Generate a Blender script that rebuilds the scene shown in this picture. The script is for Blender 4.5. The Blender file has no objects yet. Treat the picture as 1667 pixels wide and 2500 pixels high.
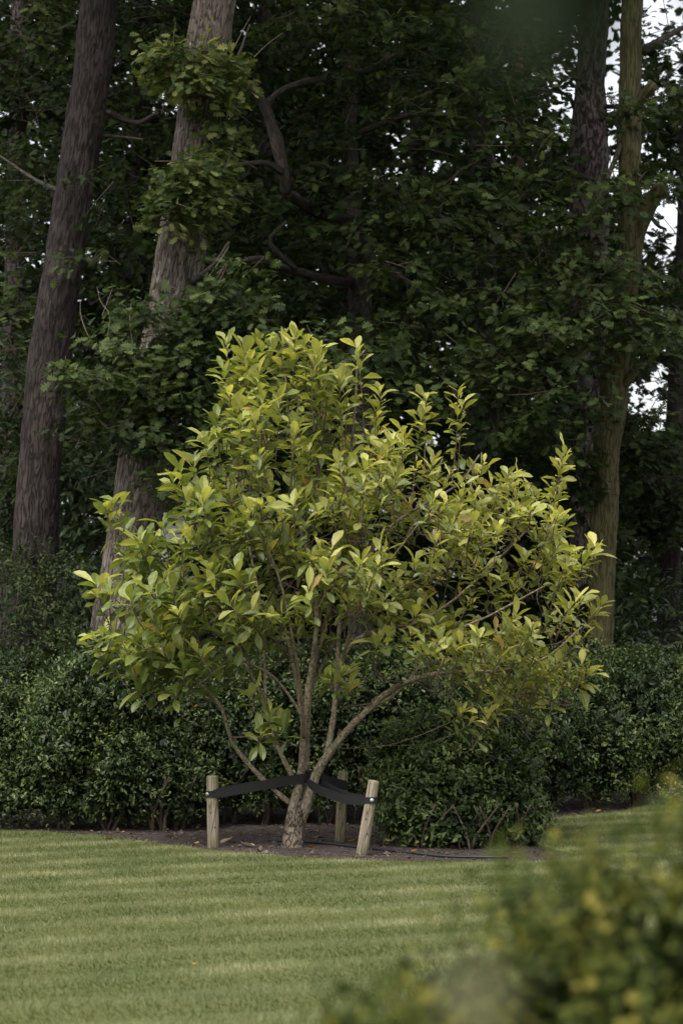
import bpy, math, random
import numpy as np
from mathutils import Matrix, Vector

random.seed(7)
RNG = np.random.default_rng(7)
C = bpy.context.scene.collection
SC = bpy.context.scene

# ------------------------------------------------------------------ camera, sky, sun, exposure
CAM_H = 1.5
F_PX = 85 / 36 * 2500            # focal length in pixels of the 1667x2500 photograph
PITCH = math.atan((1566 - 1250) / F_PX)
cam_d = bpy.data.cameras.new('camera')
cam = bpy.data.objects.new('camera', cam_d)
C.objects.link(cam)
cam.location = (0, 0, CAM_H)
cam.rotation_euler = (math.pi / 2 + PITCH, 0, 0)
cam_d.sensor_fit = 'VERTICAL'
cam_d.sensor_height = 36
cam_d.sensor_width = 24
cam_d.lens = 85
cam_d.clip_start = 0.05
cam_d.clip_end = 1000
cam_d.dof.use_dof = True
cam_d.dof.focus_distance = 17.3
cam_d.dof.aperture_fstop = 3.8
SC.camera = cam

SUN_EL, SUN_AZ = math.radians(58), math.radians(205)   # azimuth measured from +Y towards +X
world = bpy.data.worlds.new('World')
SC.world = world
world.use_nodes = True
wn = world.node_tree
for n in list(wn.nodes):
    wn.nodes.remove(n)
w_sky = wn.nodes.new('ShaderNodeTexSky')
w_sky.sky_type = 'NISHITA'
w_sky.sun_disc = False
w_sky.sun_elevation = SUN_EL
w_sky.sun_rotation = SUN_AZ
w_sky.dust_density = 4.0
w_sky.ozone_density = 1.0
w_hsv = wn.nodes.new('ShaderNodeHueSaturation')
w_hsv.inputs['Saturation'].default_value = 0.22      # overcast: the blue is veiled by cloud
w_bg = wn.nodes.new('ShaderNodeBackground')
w_bg.inputs['Strength'].default_value = 0.15
w_out = wn.nodes.new('ShaderNodeOutputWorld')
wn.links.new(w_sky.outputs[0], w_hsv.inputs['Color'])
wn.links.new(w_hsv.outputs[0], w_bg.inputs['Color'])
wn.links.new(w_bg.outputs[0], w_out.inputs['Surface'])

sun_d = bpy.data.lights.new('sun', 'SUN')
sun_d.energy = 1.2
sun_d.angle = math.radians(24)
sun_d.color = (1.0, 0.95, 0.87)
sun = bpy.data.objects.new('sun', sun_d)
C.objects.link(sun)
_sd = Vector((math.sin(SUN_AZ) * math.cos(SUN_EL), math.cos(SUN_AZ) * math.cos(SUN_EL), math.sin(SUN_EL)))
sun.rotation_euler = _sd.to_track_quat('Z', 'Y').to_euler()
sun.location = (-6, -10, 30)

SC.view_settings.view_transform = 'Standard'
SC.view_settings.look = 'None'
SC.view_settings.exposure = 1.17
SC.view_settings.gamma = 1.0
SC.view_settings.use_curve_mapping = False
SC.render.engine = 'CYCLES'
SC.cycles.use_denoising = True
SC.cycles.max_bounces = 6
SC.cycles.diffuse_bounces = 4
SC.cycles.glossy_bounces = 2
SC.cycles.transmission_bounces = 4

# ------------------------------------------------------------------ helpers
_c, _s = math.cos(PITCH), math.sin(PITCH)


def P(px, py, Y):
    """World point at depth Y metres that stands where the photograph shows pixel px, py."""
    dx = (px - 833.5) / F_PX
    dv = (1250 - py) / F_PX
    d = np.array([dx, _c - dv * _s, _s + dv * _c])
    return np.array([0, 0, CAM_H]) + d * (Y / d[1])


def ppm(Y):
    return F_PX / Y


def project(p):
    p = np.atleast_2d(p) - np.array([0, 0, CAM_H])
    z = p[:, 1] * _c + p[:, 2] * _s
    v = -p[:, 1] * _s + p[:, 2] * _c
    return np.stack([833.5 + F_PX * p[:, 0] / z, 1250 - F_PX * v / z, z], 1)


def norm(a):
    return a / np.maximum(np.linalg.norm(a, axis=-1, keepdims=True), 1e-9)


def vnoise(u, v, seed, period=None):
    """Smooth lattice noise in 0..1; u wraps with the given period."""
    r = np.random.default_rng(seed)
    N = 64
    g = r.random((N, N))
    ui, vi = np.floor(u).astype(int), np.floor(v).astype(int)
    fu, fv = u - ui, v - vi
    fu, fv = fu * fu * (3 - 2 * fu), fv * fv * (3 - 2 * fv)
    m = period or N
    a, b = np.mod(ui, m) % N, np.mod(ui + 1, m) % N
    c, d = vi % N, (vi + 1) % N
    return (g[a, c] * (1 - fu) + g[b, c] * fu) * (1 - fv) + (g[a, d] * (1 - fu) + g[b, d] * fu) * fv


def link(name, mesh, mat=None, parent=None, kind=None):
    o = bpy.data.objects.new(name, mesh)
    C.objects.link(o)
    if mat is not None and not mesh.materials:
        mesh.materials.append(mat)
    if parent is not None:
        o.parent = parent
        o.matrix_parent_inverse = Matrix.Translation(-parent.location)
    if kind:
        o['kind'] = kind
    return o


def tag(o, label=None, cat=None, group=None, kind=None):
    if label:
        o['label'] = label
    if cat:
        o['category'] = cat
    if group:
        o['group'] = group
    if kind:
        o['kind'] = kind
    return o


def thing(name, label, cat, loc=(0, 0, 0), group=None):
    o = bpy.data.objects.new(name, None)
    o.empty_display_size = 0.1
    C.objects.link(o)
    o.location = [float(x) for x in loc]
    return tag(o, label, cat, group)


def mesh_tris(name, V, F, uv=None, tint=None, smooth=False):
    """Mesh from numpy verts (n,3) and faces (m,k), per-vertex uv (n,2) and tint (n,3)."""
    V = np.asarray(V, np.float32)
    F = np.asarray(F, np.int32)
    k = F.shape[1]
    me = bpy.data.meshes.new(name)
    me.vertices.add(len(V))
    me.vertices.foreach_set('co', V.ravel())
    me.loops.add(F.size)
    me.loops.foreach_set('vertex_index', F.ravel())
    me.polygons.add(len(F))
    me.polygons.foreach_set('loop_start', np.arange(0, F.size, k, dtype=np.int32))
    me.polygons.foreach_set('loop_total', np.full(len(F), k, np.int32))
    me.polygons.foreach_set('use_smooth', np.full(len(F), bool(smooth)))
    if uv is not None:
        l = me.uv_layers.new(name='uv')
        l.data.foreach_set('uv', np.asarray(uv, np.float32)[F.ravel()].ravel())
    if tint is not None:
        a = me.color_attributes.new('tint', 'FLOAT_COLOR', 'POINT')
        t4 = np.ones((len(V), 4), np.float32)
        t4[:, :3] = tint
        a.data.foreach_set('color', t4.ravel())
    me.update(calc_edges=True)
    return me


class MB:
    """Collects pieces of quads (verts, faces, uv, tint) into ONE mesh."""

    def __init__(self):
        self.V, self.F, self.U, self.T, self.n = [], [], [], [], 0

    def add(self, V, F, uv=None, tint=None):
        V = np.asarray(V, float)
        F = np.asarray(F, int)
        self.V.append(V)
        self.F.append(F + self.n)
        self.U.append(np.zeros((len(V), 2)) if uv is None else uv)
        self.T.append(np.ones((len(V), 3)) if tint is None else np.broadcast_to(tint, (len(V), 3)))
        self.n += len(V)

    def build(self, name, mat, parent=None, kind=None, smooth=True):
        me = mesh_tris(name, np.concatenate(self.V), np.concatenate(self.F), np.concatenate(self.U), np.concatenate(self.T), smooth)
        return link(name, me, mat, parent, kind)


def spline(pts, step):
    """Catmull-Rom resampling of (n,k) control points at about `step` metres (first 3 columns are the position)."""
    p = np.asarray(pts, float)
    if len(p) == 2:
        n = max(2, int(np.linalg.norm(p[1, :3] - p[0, :3]) / step) + 1)
        return p[0] + (p[1] - p[0]) * np.linspace(0, 1, n)[:, None]
    e = np.vstack([2 * p[0] - p[1], p, 2 * p[-1] - p[-2]])
    out = []
    for i in range(1, len(e) - 2):
        n = max(1, int(np.linalg.norm(e[i + 1, :3] - e[i, :3]) / step))
        t = np.linspace(0, 1, n, endpoint=False)[:, None]
        a, b, c, d = e[i - 1], e[i], e[i + 1], e[i + 2]
        out.append(0.5 * (2 * b + (c - a) * t + (2 * a - 5 * b + 4 * c - d) * t * t + (3 * b - a - 3 * c + d) * t ** 3))
    out.append(p[-1:])
    return np.vstack(out)


def tube(mb, pts, step=0.03, seg=8, rough=0.0, ridge=0.0, seed=0, tint=None, cap=True, flare=0.0):
    """Round limb along control points (x, y, z, r) with bumps (share of r) and bark ridges (metres)."""
    s = spline(pts, step)
    pos, r = s[:, :3], np.maximum(s[:, 3], 0.0008)
    T = norm(np.gradient(pos, axis=0))
    ref = np.array([1.0, 0, 0]) if abs(T[0, 0]) < 0.8 else np.array([0, 1.0, 0])
    nrm = norm(ref - T[0] * ref.dot(T[0]))
    Ns = [nrm]
    for i in range(1, len(pos)):
        v = Ns[-1] - T[i] * Ns[-1].dot(T[i])
        Ns.append(v / np.linalg.norm(v))
    Ns = np.array(Ns)
    Bs = np.cross(T, Ns)
    L = np.concatenate([[0], np.cumsum(np.linalg.norm(np.diff(pos, axis=0), axis=1))])
    a = np.linspace(0, 2 * np.pi, seg, endpoint=False)
    A, LL = np.meshgrid(a, L)
    rr = np.repeat(r[:, None], seg, 1)
    rm = float(r.mean())
    if rough:
        k = 5
        rr = rr * (1 + rough * 2 * (vnoise(A / (2 * np.pi) * k, LL / (rm * 2.5), seed, k) - 0.5)
                   + rough * 1.2 * (vnoise(A / (2 * np.pi) * 11, LL / (rm * 0.9), seed + 1, 11) - 0.5))
    if ridge:
        k = max(8, int(2 * np.pi * rm / 0.045))
        w = vnoise(A / (2 * np.pi) * 7, LL / 0.25, seed + 4, 7) * 1.3
        n1 = vnoise(A / (2 * np.pi) * k + w, LL / 0.16, seed + 2, k)
        n2 = vnoise(A / (2 * np.pi) * k * 2, LL / 0.06, seed + 3, k * 2)
        rr = rr - ridge * np.abs(2 * n1 - 1) ** 0.7 - ridge * 0.5 * n2 + ridge * 0.7
    if flare:
        rr = rr * (1 + flare * np.exp(-LL / (rm * 1.2)) * (0.5 + vnoise(A / (2 * np.pi) * 5, LL * 0 + 3.3, seed + 9, 5)))
    V = pos[:, None, :] + rr[..., None] * (np.cos(A)[..., None] * Ns[:, None, :] + np.sin(A)[..., None] * Bs[:, None, :])
    n = len(pos)
    i, j = np.meshgrid(np.arange(n - 1), np.arange(seg), indexing='ij')
    jn = (j + 1) % seg
    F = np.stack([i * seg + j, i * seg + jn, (i + 1) * seg + jn, (i + 1) * seg + j], -1).reshape(-1, 4)
    uv = np.stack([A / (2 * np.pi) * 2 * np.pi * rm * 1.0, LL], -1).reshape(-1, 2)
    V = V.reshape(-1, 3)
    if cap:
        V = np.vstack([V, pos[-1] + T[-1] * r[-1] * 0.15, pos[0]])
        uv = np.vstack([uv, [0.0, L[-1]], [0.0, 0.0]])
        e, b = len(V) - 2, len(V) - 1
        jj = np.arange(0, seg, 2)
        F = np.vstack([F, np.stack([(n - 1) * seg + jj, (n - 1) * seg + (jj + 1) % seg, (n - 1) * seg + (jj + 2) % seg, np.full_like(jj, e)], -1),
                       np.stack([(jj + 2) % seg, (jj + 1) % seg, jj, np.full_like(jj, b)], -1)])
    mb.add(V, F, uv, tint)
    return s


# ------------------------------------------------------------------ materials
def new_mat(name):
    m = bpy.data.materials.new(name)
    m.use_nodes = True
    nt = m.node_tree
    for n in list(nt.nodes):
        nt.nodes.remove(n)
    return m, nt, nt.nodes.new('ShaderNodeOutputMaterial')


def N(nt, kind, **kw):
    n = nt.nodes.new(kind)
    for k, v in kw.items():
        if k.startswith('i_'):
            n.inputs[k[2:].replace('_', ' ')].default_value = v
        else:
            setattr(n, k, v)
    return n


def ramp(nt, stops):
    r = nt.nodes.new('ShaderNodeValToRGB')
    el = r.color_ramp.elements
    while len(el) < len(stops):
        el.new(0.5)
    for e, (p, c) in zip(el, stops):
        e.position = p
        e.color = (*c, 1)
    return r


def leaf_mat(name, rough=0.45, spec=0.35, trans=0.3, trans_col=(1.0, 1.0, 0.55), veins=0.0, blotch=0.0, back=0.0):
    """Leaf blade: colour from the leaf's own tint, a paler midrib, light let through."""
    m, nt, out = new_mat(name)
    at = N(nt, 'ShaderNodeAttribute', attribute_name='tint')
    col = at.outputs['Color']
    geo = N(nt, 'ShaderNodeNewGeometry')
    if veins:
        uvn = N(nt, 'ShaderNodeUVMap', uv_map='uv')
        sx = N(nt, 'ShaderNodeSeparateXYZ')
        nt.links.new(uvn.outputs[0], sx.inputs[0])
        ab = N(nt, 'ShaderNodeMath', operation='ABSOLUTE')
        nt.links.new(sx.outputs[0], ab.inputs[0])
        mr = N(nt, 'ShaderNodeMapRange')
        mr.inputs['From Min'].default_value = 0.0
        mr.inputs['From Max'].default_value = 0.13
        mr.inputs['To Min'].default_value = veins
        mr.inputs['To Max'].default_value = 0.0
        nt.links.new(ab.outputs[0], mr.inputs['Value'])
        # side veins: slanted bands running out from the midrib
        sl = N(nt, 'ShaderNodeMath', operation='MULTIPLY_ADD')
        nt.links.new(ab.outputs[0], sl.inputs[0])
        sl.inputs[1].default_value = -0.22
        nt.links.new(sx.outputs[1], sl.inputs[2])
        fr = N(nt, 'ShaderNodeMath', operation='MULTIPLY')
        fr.inputs[1].default_value = 9 * 6.283
        nt.links.new(sl.outputs[0], fr.inputs[0])
        sn = N(nt, 'ShaderNodeMath', operation='SINE')
        nt.links.new(fr.outputs[0], sn.inputs[0])
        mx = N(nt, 'ShaderNodeMix', data_type='RGBA', blend_type='MIX')
        nt.links.new(mr.outputs[0], mx.inputs['Factor'])
        nt.links.new(col, mx.inputs['A'])
        mul = N(nt, 'ShaderNodeMix', data_type='RGBA', blend_type='MULTIPLY')
        mul.inputs['Factor'].default_value = 1.0
        nt.links.new(col, mul.inputs['A'])
        mul.inputs['B'].default_value = (1.7, 1.55, 1.5, 1)
        nt.links.new(mul.outputs['Result'], mx.inputs['B'])
        col = mx.outputs['Result']
    if blotch:
        nz = N(nt, 'ShaderNodeTexNoise')
        nz.inputs['Scale'].default_value = 22.0
        nz.inputs['Detail'].default_value = 3.0
        nt.links.new(geo.outputs['Position'], nz.inputs['Vector'])
        rm = ramp(nt, [(0.35, (1 - blotch,) * 3), (0.7, (1 + blotch * 0.7, 1 + blotch * 0.6, 1 + blotch * 0.2))])
        nt.links.new(nz.outputs[0], rm.inputs[0])
        mb = N(nt, 'ShaderNodeMix', data_type='RGBA', blend_type='MULTIPLY')
        mb.inputs['Factor'].default_value = 1.0
        nt.links.new(col, mb.inputs['A'])
        nt.links.new(rm.outputs[0], mb.inputs['B'])
        col = mb.outputs['Result']
    if back:
        bk = N(nt, 'ShaderNodeMix', data_type='RGBA', blend_type='MULTIPLY')
        nt.links.new(geo.outputs['Backfacing'], bk.inputs['Factor'])
        nt.links.new(col, bk.inputs['A'])
        bk.inputs['B'].default_value = (1 + back, 1 + back, 1 + back * 1.4, 1)
        col = bk.outputs['Result']
    pb = N(nt, 'ShaderNodeBsdfPrincipled')
    pb.inputs['Roughness'].default_value = rough
    pb.inputs['Specular IOR Level'].default_value = spec
    nt.links.new(col, pb.inputs['Base Color'])
    tr = N(nt, 'ShaderNodeBsdfTranslucent')
    tm = N(nt, 'ShaderNodeMix', data_type='RGBA', blend_type='MULTIPLY')
    tm.inputs['Factor'].default_value = 1.0
    nt.links.new(col, tm.inputs['A'])
    tm.inputs['B'].default_value = (trans_col[0] * 1.6, trans_col[1] * 1.6, trans_col[2] * 1.6, 1)
    nt.links.new(tm.outputs['Result'], tr.inputs['Color'])
    mixs = N(nt, 'ShaderNodeMixShader')
    mixs.inputs[0].default_value = trans
    nt.links.new(pb.outputs[0], mixs.inputs[1])
    nt.links.new(tr.outputs[0], mixs.inputs[2])
    nt.links.new(mixs.outputs[0], out.inputs['Surface'])
    return m


def bark_mat(name, dark, mid, light, scale=1.0, stretch=4.0, moss=None, moss_amt=0.0, bump=0.6, rough=0.9, lichen=0.0):
    m, nt, out = new_mat(name)
    uvn = N(nt, 'ShaderNodeUVMap', uv_map='uv')
    mp = N(nt, 'ShaderNodeMapping')
    mp.inputs['Scale'].default_value = (48 * scale, 48 * scale / stretch, 1)
    nt.links.new(uvn.outputs[0], mp.inputs['Vector'])
    nz = N(nt, 'ShaderNodeTexNoise')
    nz.inputs['Scale'].default_value = 1.0
    nz.inputs['Detail'].default_value = 6.0
    nz.inputs['Roughness'].default_value = 0.65
    nz.inputs['Distortion'].default_value = 0.4
    nt.links.new(mp.outputs[0], nz.inputs['Vector'])
    mpf = N(nt, 'ShaderNodeMapping')
    mpf.inputs['Scale'].default_value = (30 * scale, 30 * scale / stretch / 1.9, 1)
    nt.links.new(uvn.outputs[0], mpf.inputs['Vector'])
    vo = N(nt, 'ShaderNodeTexNoise')
    vo.inputs['Scale'].default_value = 1.0
    vo.inputs['Detail'].default_value = 2.5
    vo.inputs['Distortion'].default_value = 0.35
    nt.links.new(mpf.outputs[0], vo.inputs['Vector'])
    sb = N(nt, 'ShaderNodeMath', operation='SUBTRACT')
    nt.links.new(vo.outputs[0], sb.inputs[0])
    sb.inputs[1].default_value = 0.5
    ab_ = N(nt, 'ShaderNodeMath', operation='ABSOLUTE')
    nt.links.new(sb.outputs[0], ab_.inputs[0])
    cr = N(nt, 'ShaderNodeMapRange')
    cr.inputs['From Max'].default_value = 0.085
    nt.links.new(ab_.outputs[0], cr.inputs['Value'])
    ht = N(nt, 'ShaderNodeMath', operation='MULTIPLY_ADD')
    nt.links.new(nz.outputs[0], ht.inputs[0])
    ht.inputs[1].default_value = 0.62
    m2 = N(nt, 'ShaderNodeMath', operation='MULTIPLY')
    nt.links.new(cr.outputs[0], m2.inputs[0])
    m2.inputs[1].default_value = 0.5
    nt.links.new(m2.outputs[0], ht.inputs[2])
    rp = ramp(nt, [(0.22, dark), (0.52, mid), (0.9, light)])
    nt.links.new(ht.outputs[0], rp.inputs[0])
    col = rp.outputs[0]
    big = N(nt, 'ShaderNodeTexNoise')
    big.inputs['Scale'].default_value = 3.0
    big.inputs['Detail'].default_value = 4.0
    mpb = N(nt, 'ShaderNodeMapping')
    mpb.inputs['Scale'].default_value = (1.6, 0.5, 1)
    nt.links.new(uvn.outputs[0], mpb.inputs['Vector'])
    nt.links.new(mpb.outputs[0], big.inputs['Vector'])
    br = ramp(nt, [(0.32, (0.55, 0.55, 0.55)), (0.68, (1.5, 1.45, 1.4))])
    nt.links.new(big.outputs[0], br.inputs[0])
    mb = N(nt, 'ShaderNodeMix', data_type='RGBA', blend_type='MULTIPLY')
    mb.inputs['Factor'].default_value = 1.0
    nt.links.new(col, mb.inputs['A'])
    nt.links.new(br.outputs[0], mb.inputs['B'])
    col = mb.outputs['Result']
    if moss:
        ms = N(nt, 'ShaderNodeTexNoise')
        ms.inputs['Scale'].default_value = 2.2
        ms.inputs['Detail'].default_value = 5.0
        nt.links.new(uvn.outputs[0], ms.inputs['Vector'])
        mr = ramp(nt, [(0.5 - moss_amt * 0.5, (0, 0, 0)), (0.62 - moss_amt * 0.2, (1, 1, 1))])
        nt.links.new(ms.outputs[0], mr.inputs[0])
        mm = N(nt, 'ShaderNodeMix', data_type='RGBA', blend_type='MIX')
        mf = N(nt, 'ShaderNodeMath', operation='MULTIPLY')
        nt.links.new(mr.outputs[0], mf.inputs[0])
        mf.inputs[1].default_value = 0.75
        nt.links.new(mf.outputs[0], mm.inputs['Factor'])
        nt.links.new(col, mm.inputs['A'])
        mc = N(nt, 'ShaderNodeMix', data_type='RGBA', blend_type='MULTIPLY')
        mc.inputs['Factor'].default_value = 1.0
        mc.inputs['A'].default_value = (*[x * 3.2 for x in moss], 1)
        hr = ramp(nt, [(0.25, (0.12, 0.12, 0.12)), (0.8, (0.5, 0.5, 0.5))])
        nt.links.new(ht.outputs[0], hr.inputs[0])
        nt.links.new(hr.outputs[0], mc.inputs['B'])
        nt.links.new(mc.outputs['Result'], mm.inputs['B'])
        col = mm.outputs['Result']
    if lichen:
        lz = N(nt, 'ShaderNodeTexNoise')
        lz.inputs['Scale'].default_value = 30.0
        lz.inputs['Detail'].default_value = 4.0
        lmp = N(nt, 'ShaderNodeMapping')
        lmp.inputs['Scale'].default_value = (1, 0.35, 1)
        nt.links.new(uvn.outputs[0], lmp.inputs['Vector'])
        nt.links.new(lmp.outputs[0], lz.inputs['Vector'])
        lr = ramp(nt, [(0.58, (0, 0, 0)), (0.72, (lichen,) * 3)])
        nt.links.new(lz.outputs[0], lr.inputs[0])
        lm = N(nt, 'ShaderNodeMix', data_type='RGBA', blend_type='MIX')
        nt.links.new(lr.outputs[0], lm.inputs['Factor'])
        nt.links.new(col, lm.inputs['A'])
        lm.inputs['B'].default_value = (0.42, 0.42, 0.34, 1)
        col = lm.outputs['Result']
    pb = N(nt, 'ShaderNodeBsdfPrincipled')
    pb.inputs['Roughness'].default_value = rough
    pb.inputs['Specular IOR Level'].default_value = 0.2
    nt.links.new(col, pb.inputs['Base Color'])
    bp = N(nt, 'ShaderNodeBump')
    bp.inputs['Strength'].default_value = bump
    bp.inputs['Distance'].default_value = 0.02 / scale
    nt.links.new(ht.outputs[0], bp.inputs['Height'])
    nt.links.new(bp.outputs[0], pb.inputs['Normal'])
    nt.links.new(pb.outputs[0], out.inputs['Surface'])
    return m


def plain_mat(name, col, rough=0.7, spec=0.3, metal=0.0, noise=0.0, nscale=40.0, bump=0.0, tint=False, stretch=(1, 1, 1)):
    m, nt, out = new_mat(name)
    pb = N(nt, 'ShaderNodeBsdfPrincipled')
    pb.inputs['Roughness'].default_value = rough
    pb.inputs['Specular IOR Level'].default_value = spec
    pb.inputs['Metallic'].default_value = metal
    src = None
    if tint:
        src = N(nt, 'ShaderNodeAttribute', attribute_name='tint').outputs['Color']
    tc = N(nt, 'ShaderNodeTexCoord')
    mp = N(nt, 'ShaderNodeMapping')
    mp.inputs['Scale'].default_value = stretch
    nt.links.new(tc.outputs['Object'], mp.inputs['Vector'])
    nz = N(nt, 'ShaderNodeTexNoise')
    nz.inputs['Scale'].default_value = nscale
    nz.inputs['Detail'].default_value = 6.0
    nt.links.new(mp.outputs[0], nz.inputs['Vector'])
    rp = ramp(nt, [(0.3, tuple(c * (1 - noise) for c in col)), (0.7, tuple(c * (1 + noise) for c in col))])
    nt.links.new(nz.outputs[0], rp.inputs[0])
    if src is not None:
        mx = N(nt, 'ShaderNodeMix', data_type='RGBA', blend_type='MULTIPLY')
        mx.inputs['Factor'].default_value = 1.0
        nt.links.new(rp.outputs[0], mx.inputs['A'])
        nt.links.new(src, mx.inputs['B'])
        nt.links.new(mx.outputs['Result'], pb.inputs['Base Color'])
    else:
        nt.links.new(rp.outputs[0], pb.inputs['Base Color'])
    if bump:
        bp = N(nt, 'ShaderNodeBump')
        bp.inputs['Strength'].default_value = bump
        bp.inputs['Distance'].default_value = 0.01
        nt.links.new(nz.outputs[0], bp.inputs['Height'])
        nt.links.new(bp.outputs[0], pb.inputs['Normal'])
    nt.links.new(pb.outputs[0], out.inputs['Surface'])
    return m


def wood_mat(name, moss=0.0):
    """Weathered round softwood stake: grain along the length, drying cracks, greenish patches."""
    m, nt, out = new_mat(name)
    uvn = N(nt, 'ShaderNodeUVMap', uv_map='uv')
    mp = N(nt, 'ShaderNodeMapping')
    mp.inputs['Scale'].default_value = (60, 3.0, 1)
    nt.links.new(uvn.outputs[0], mp.inputs['Vector'])
    nz = N(nt, 'ShaderNodeTexNoise')
    nz.inputs['Scale'].default_value = 1.6
    nz.inputs['Detail'].default_value = 6.0
    nz.inputs['Distortion'].default_value = 0.5
    nt.links.new(mp.outputs[0], nz.inputs['Vector'])
    rp = ramp(nt, [(0.25, (0.085, 0.068, 0.05)), (0.45, (0.215, 0.178, 0.132)), (0.75, (0.32, 0.272, 0.208))])
    nt.links.new(nz.outputs[0], rp.inputs[0])
    # cracks
    mp2 = N(nt, 'ShaderNodeMapping')
    mp2.inputs['Scale'].default_value = (26, 2.2, 1)
    nt.links.new(uvn.outputs[0], mp2.inputs['Vector'])
    vo = N(nt, 'ShaderNodeTexVoronoi', feature='DISTANCE_TO_EDGE')
    vo.inputs['Scale'].default_value = 1.0
    nt.links.new(mp2.outputs[0], vo.inputs['Vector'])
    cr = ramp(nt, [(0.0, (0.22, 0.2, 0.18)), (0.05, (1, 1, 1))])
    nt.links.new(vo.outputs['Distance'], cr.inputs[0])
    m1 = N(nt, 'ShaderNodeMix', data_type='RGBA', blend_type='MULTIPLY')
    m1.inputs['Factor'].default_value = 0.85
    nt.links.new(rp.outputs[0], m1.inputs['A'])
    nt.links.new(cr.outputs[0], m1.inputs['B'])
    big = N(nt, 'ShaderNodeTexNoise')
    big.inputs['Scale'].default_value = 5.0
    big.inputs['Detail'].default_value = 4.0
    nt.links.new(uvn.outputs[0], big.inputs['Vector'])
    gr = ramp(nt, [(0.42 - moss * 0.2, (1, 1, 1)), (0.7 - moss * 0.2, (0.55, 0.62, 0.4))])
    nt.links.new(big.outputs[0], gr.inputs[0])
    m2 = N(nt, 'ShaderNodeMix', data_type='RGBA', blend_type='MULTIPLY')
    m2.inputs['Factor'].default_value = 1.0
    nt.links.new(m1.outputs['Result'], m2.inputs['A'])
    nt.links.new(gr.outputs[0], m2.inputs['B'])
    pb = N(nt, 'ShaderNodeBsdfPrincipled')
    pb.inputs['Roughness'].default_value = 0.85
    pb.inputs['Specular IOR Level'].default_value = 0.2
    sv = N(nt, 'ShaderNodeSeparateXYZ')
    nt.links.new(uvn.outputs[0], sv.inputs[0])
    mrs = N(nt, 'ShaderNodeMapRange')
    mrs.inputs['From Min'].default_value = 0.12
    mrs.inputs['From Max'].default_value = 0.27
    mrs.inputs['To Min'].default_value = 0.55
    mrs.inputs['To Max'].default_value = 0.0
    nt.links.new(sv.outputs[1], mrs.inputs['Value'])
    sp = N(nt, 'ShaderNodeMath', operation='MULTIPLY')          # soil splashed up the foot, uneven
    nt.links.new(mrs.outputs[0], sp.inputs[0])
    nt.links.new(big.outputs[0], sp.inputs[1])
    m3 = N(nt, 'ShaderNodeMix', data_type='RGBA', blend_type='MIX')
    nt.links.new(sp.outputs[0], m3.inputs['Factor'])
    nt.links.new(m2.outputs['Result'], m3.inputs['A'])
    m3.inputs['B'].default_value = (0.06, 0.047, 0.038, 1)
    nt.links.new(m3.outputs['Result'], pb.inputs['Base Color'])
    bp = N(nt, 'ShaderNodeBump')
    bp.inputs['Strength'].default_value = 0.5
    bp.inputs['Distance'].default_value = 0.006
    ad = N(nt, 'ShaderNodeMath', operation='MULTIPLY')
    nt.links.new(cr.outputs[0], ad.inputs[0])
    nt.links.new(nz.outputs[0], ad.inputs[1])
    nt.links.new(ad.outputs[0], bp.inputs['Height'])
    nt.links.new(bp.outputs[0], pb.inputs['Normal'])
    nt.links.new(pb.outputs[0], out.inputs['Surface'])
    return m


M_MAGLEAF = leaf_mat('magnolia_leaf', rough=0.42, spec=0.35, trans=0.36, trans_col=(1.05, 1.0, 0.4), veins=0.35, blotch=0.12, back=0.15)
M_OAKLEAF = leaf_mat('oak_leaf', rough=0.6, spec=0.16, trans=0.25, trans_col=(1.0, 1.1, 0.4), veins=0.25, back=0.25)
M_FARLEAF = leaf_mat('far_leaf', rough=0.65, spec=0.1, trans=0.25, trans_col=(1.0, 1.1, 0.4))
M_HEDGELEAF = leaf_mat('hedge_leaf', rough=0.42, spec=0.28, trans=0.2, trans_col=(1.0, 1.1, 0.35), back=0.2)
M_BOXLEAF = leaf_mat('bush_leaf', rough=0.6, spec=0.12, trans=0.3, trans_col=(1.0, 1.0, 0.4))
M_GRASS = leaf_mat('grass_blade', rough=0.5, spec=0.25, trans=0.3, trans_col=(1.0, 1.05, 0.45))
M_OAKBARK = bark_mat('oak_bark', (0.014, 0.011, 0.009), (0.056, 0.045, 0.037), (0.128, 0.108, 0.092), 1.0, 3.6, lichen=0.35)
M_REDBARK = bark_mat('red_bark', (0.004, 0.0035, 0.003), (0.0145, 0.011, 0.0095), (0.036, 0.029, 0.026), 0.9, 3.0)
M_MOSSBARK = bark_mat('mossy_bark', (0.012, 0.010, 0.006), (0.040, 0.034, 0.019), (0.075, 0.064, 0.04), 1.1, 4.5, moss=(0.040, 0.038, 0.013), moss_amt=0.75)
M_PINEBARK = bark_mat('pine_bark', (0.010, 0.007, 0.006), (0.036, 0.027, 0.025), (0.100, 0.085, 0.080), 0.6, 1.8, bump=0.9)
M_ORANGEBARK = bark_mat('orange_pine_bark', (0.018, 0.010, 0.008), (0.060, 0.031, 0.021), (0.10, 0.060, 0.042), 0.6, 1.8)
M_MAGBARK = bark_mat('magnolia_bark', (0.045, 0.034, 0.024), (0.17, 0.135, 0.095), (0.30, 0.25, 0.185), 2.0, 1.6, moss=(0.06, 0.055, 0.03), moss_amt=0.15, bump=0.5, lichen=0.35)
M_MAGBASE = bark_mat('magnolia_base_bark', (0.008, 0.0065, 0.005), (0.042, 0.034, 0.025), (0.15, 0.122, 0.09), 1.3, 1.3, bump=0.9, lichen=0.3)
M_TWIG = plain_mat('twig_bark', (0.075, 0.055, 0.04), 0.8, 0.2, noise=0.4, nscale=60)
M_LIMB = bark_mat('limb_bark', (0.010, 0.009, 0.008), (0.036, 0.031, 0.026), (0.075, 0.063, 0.052), 1.4, 3.0)
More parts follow.
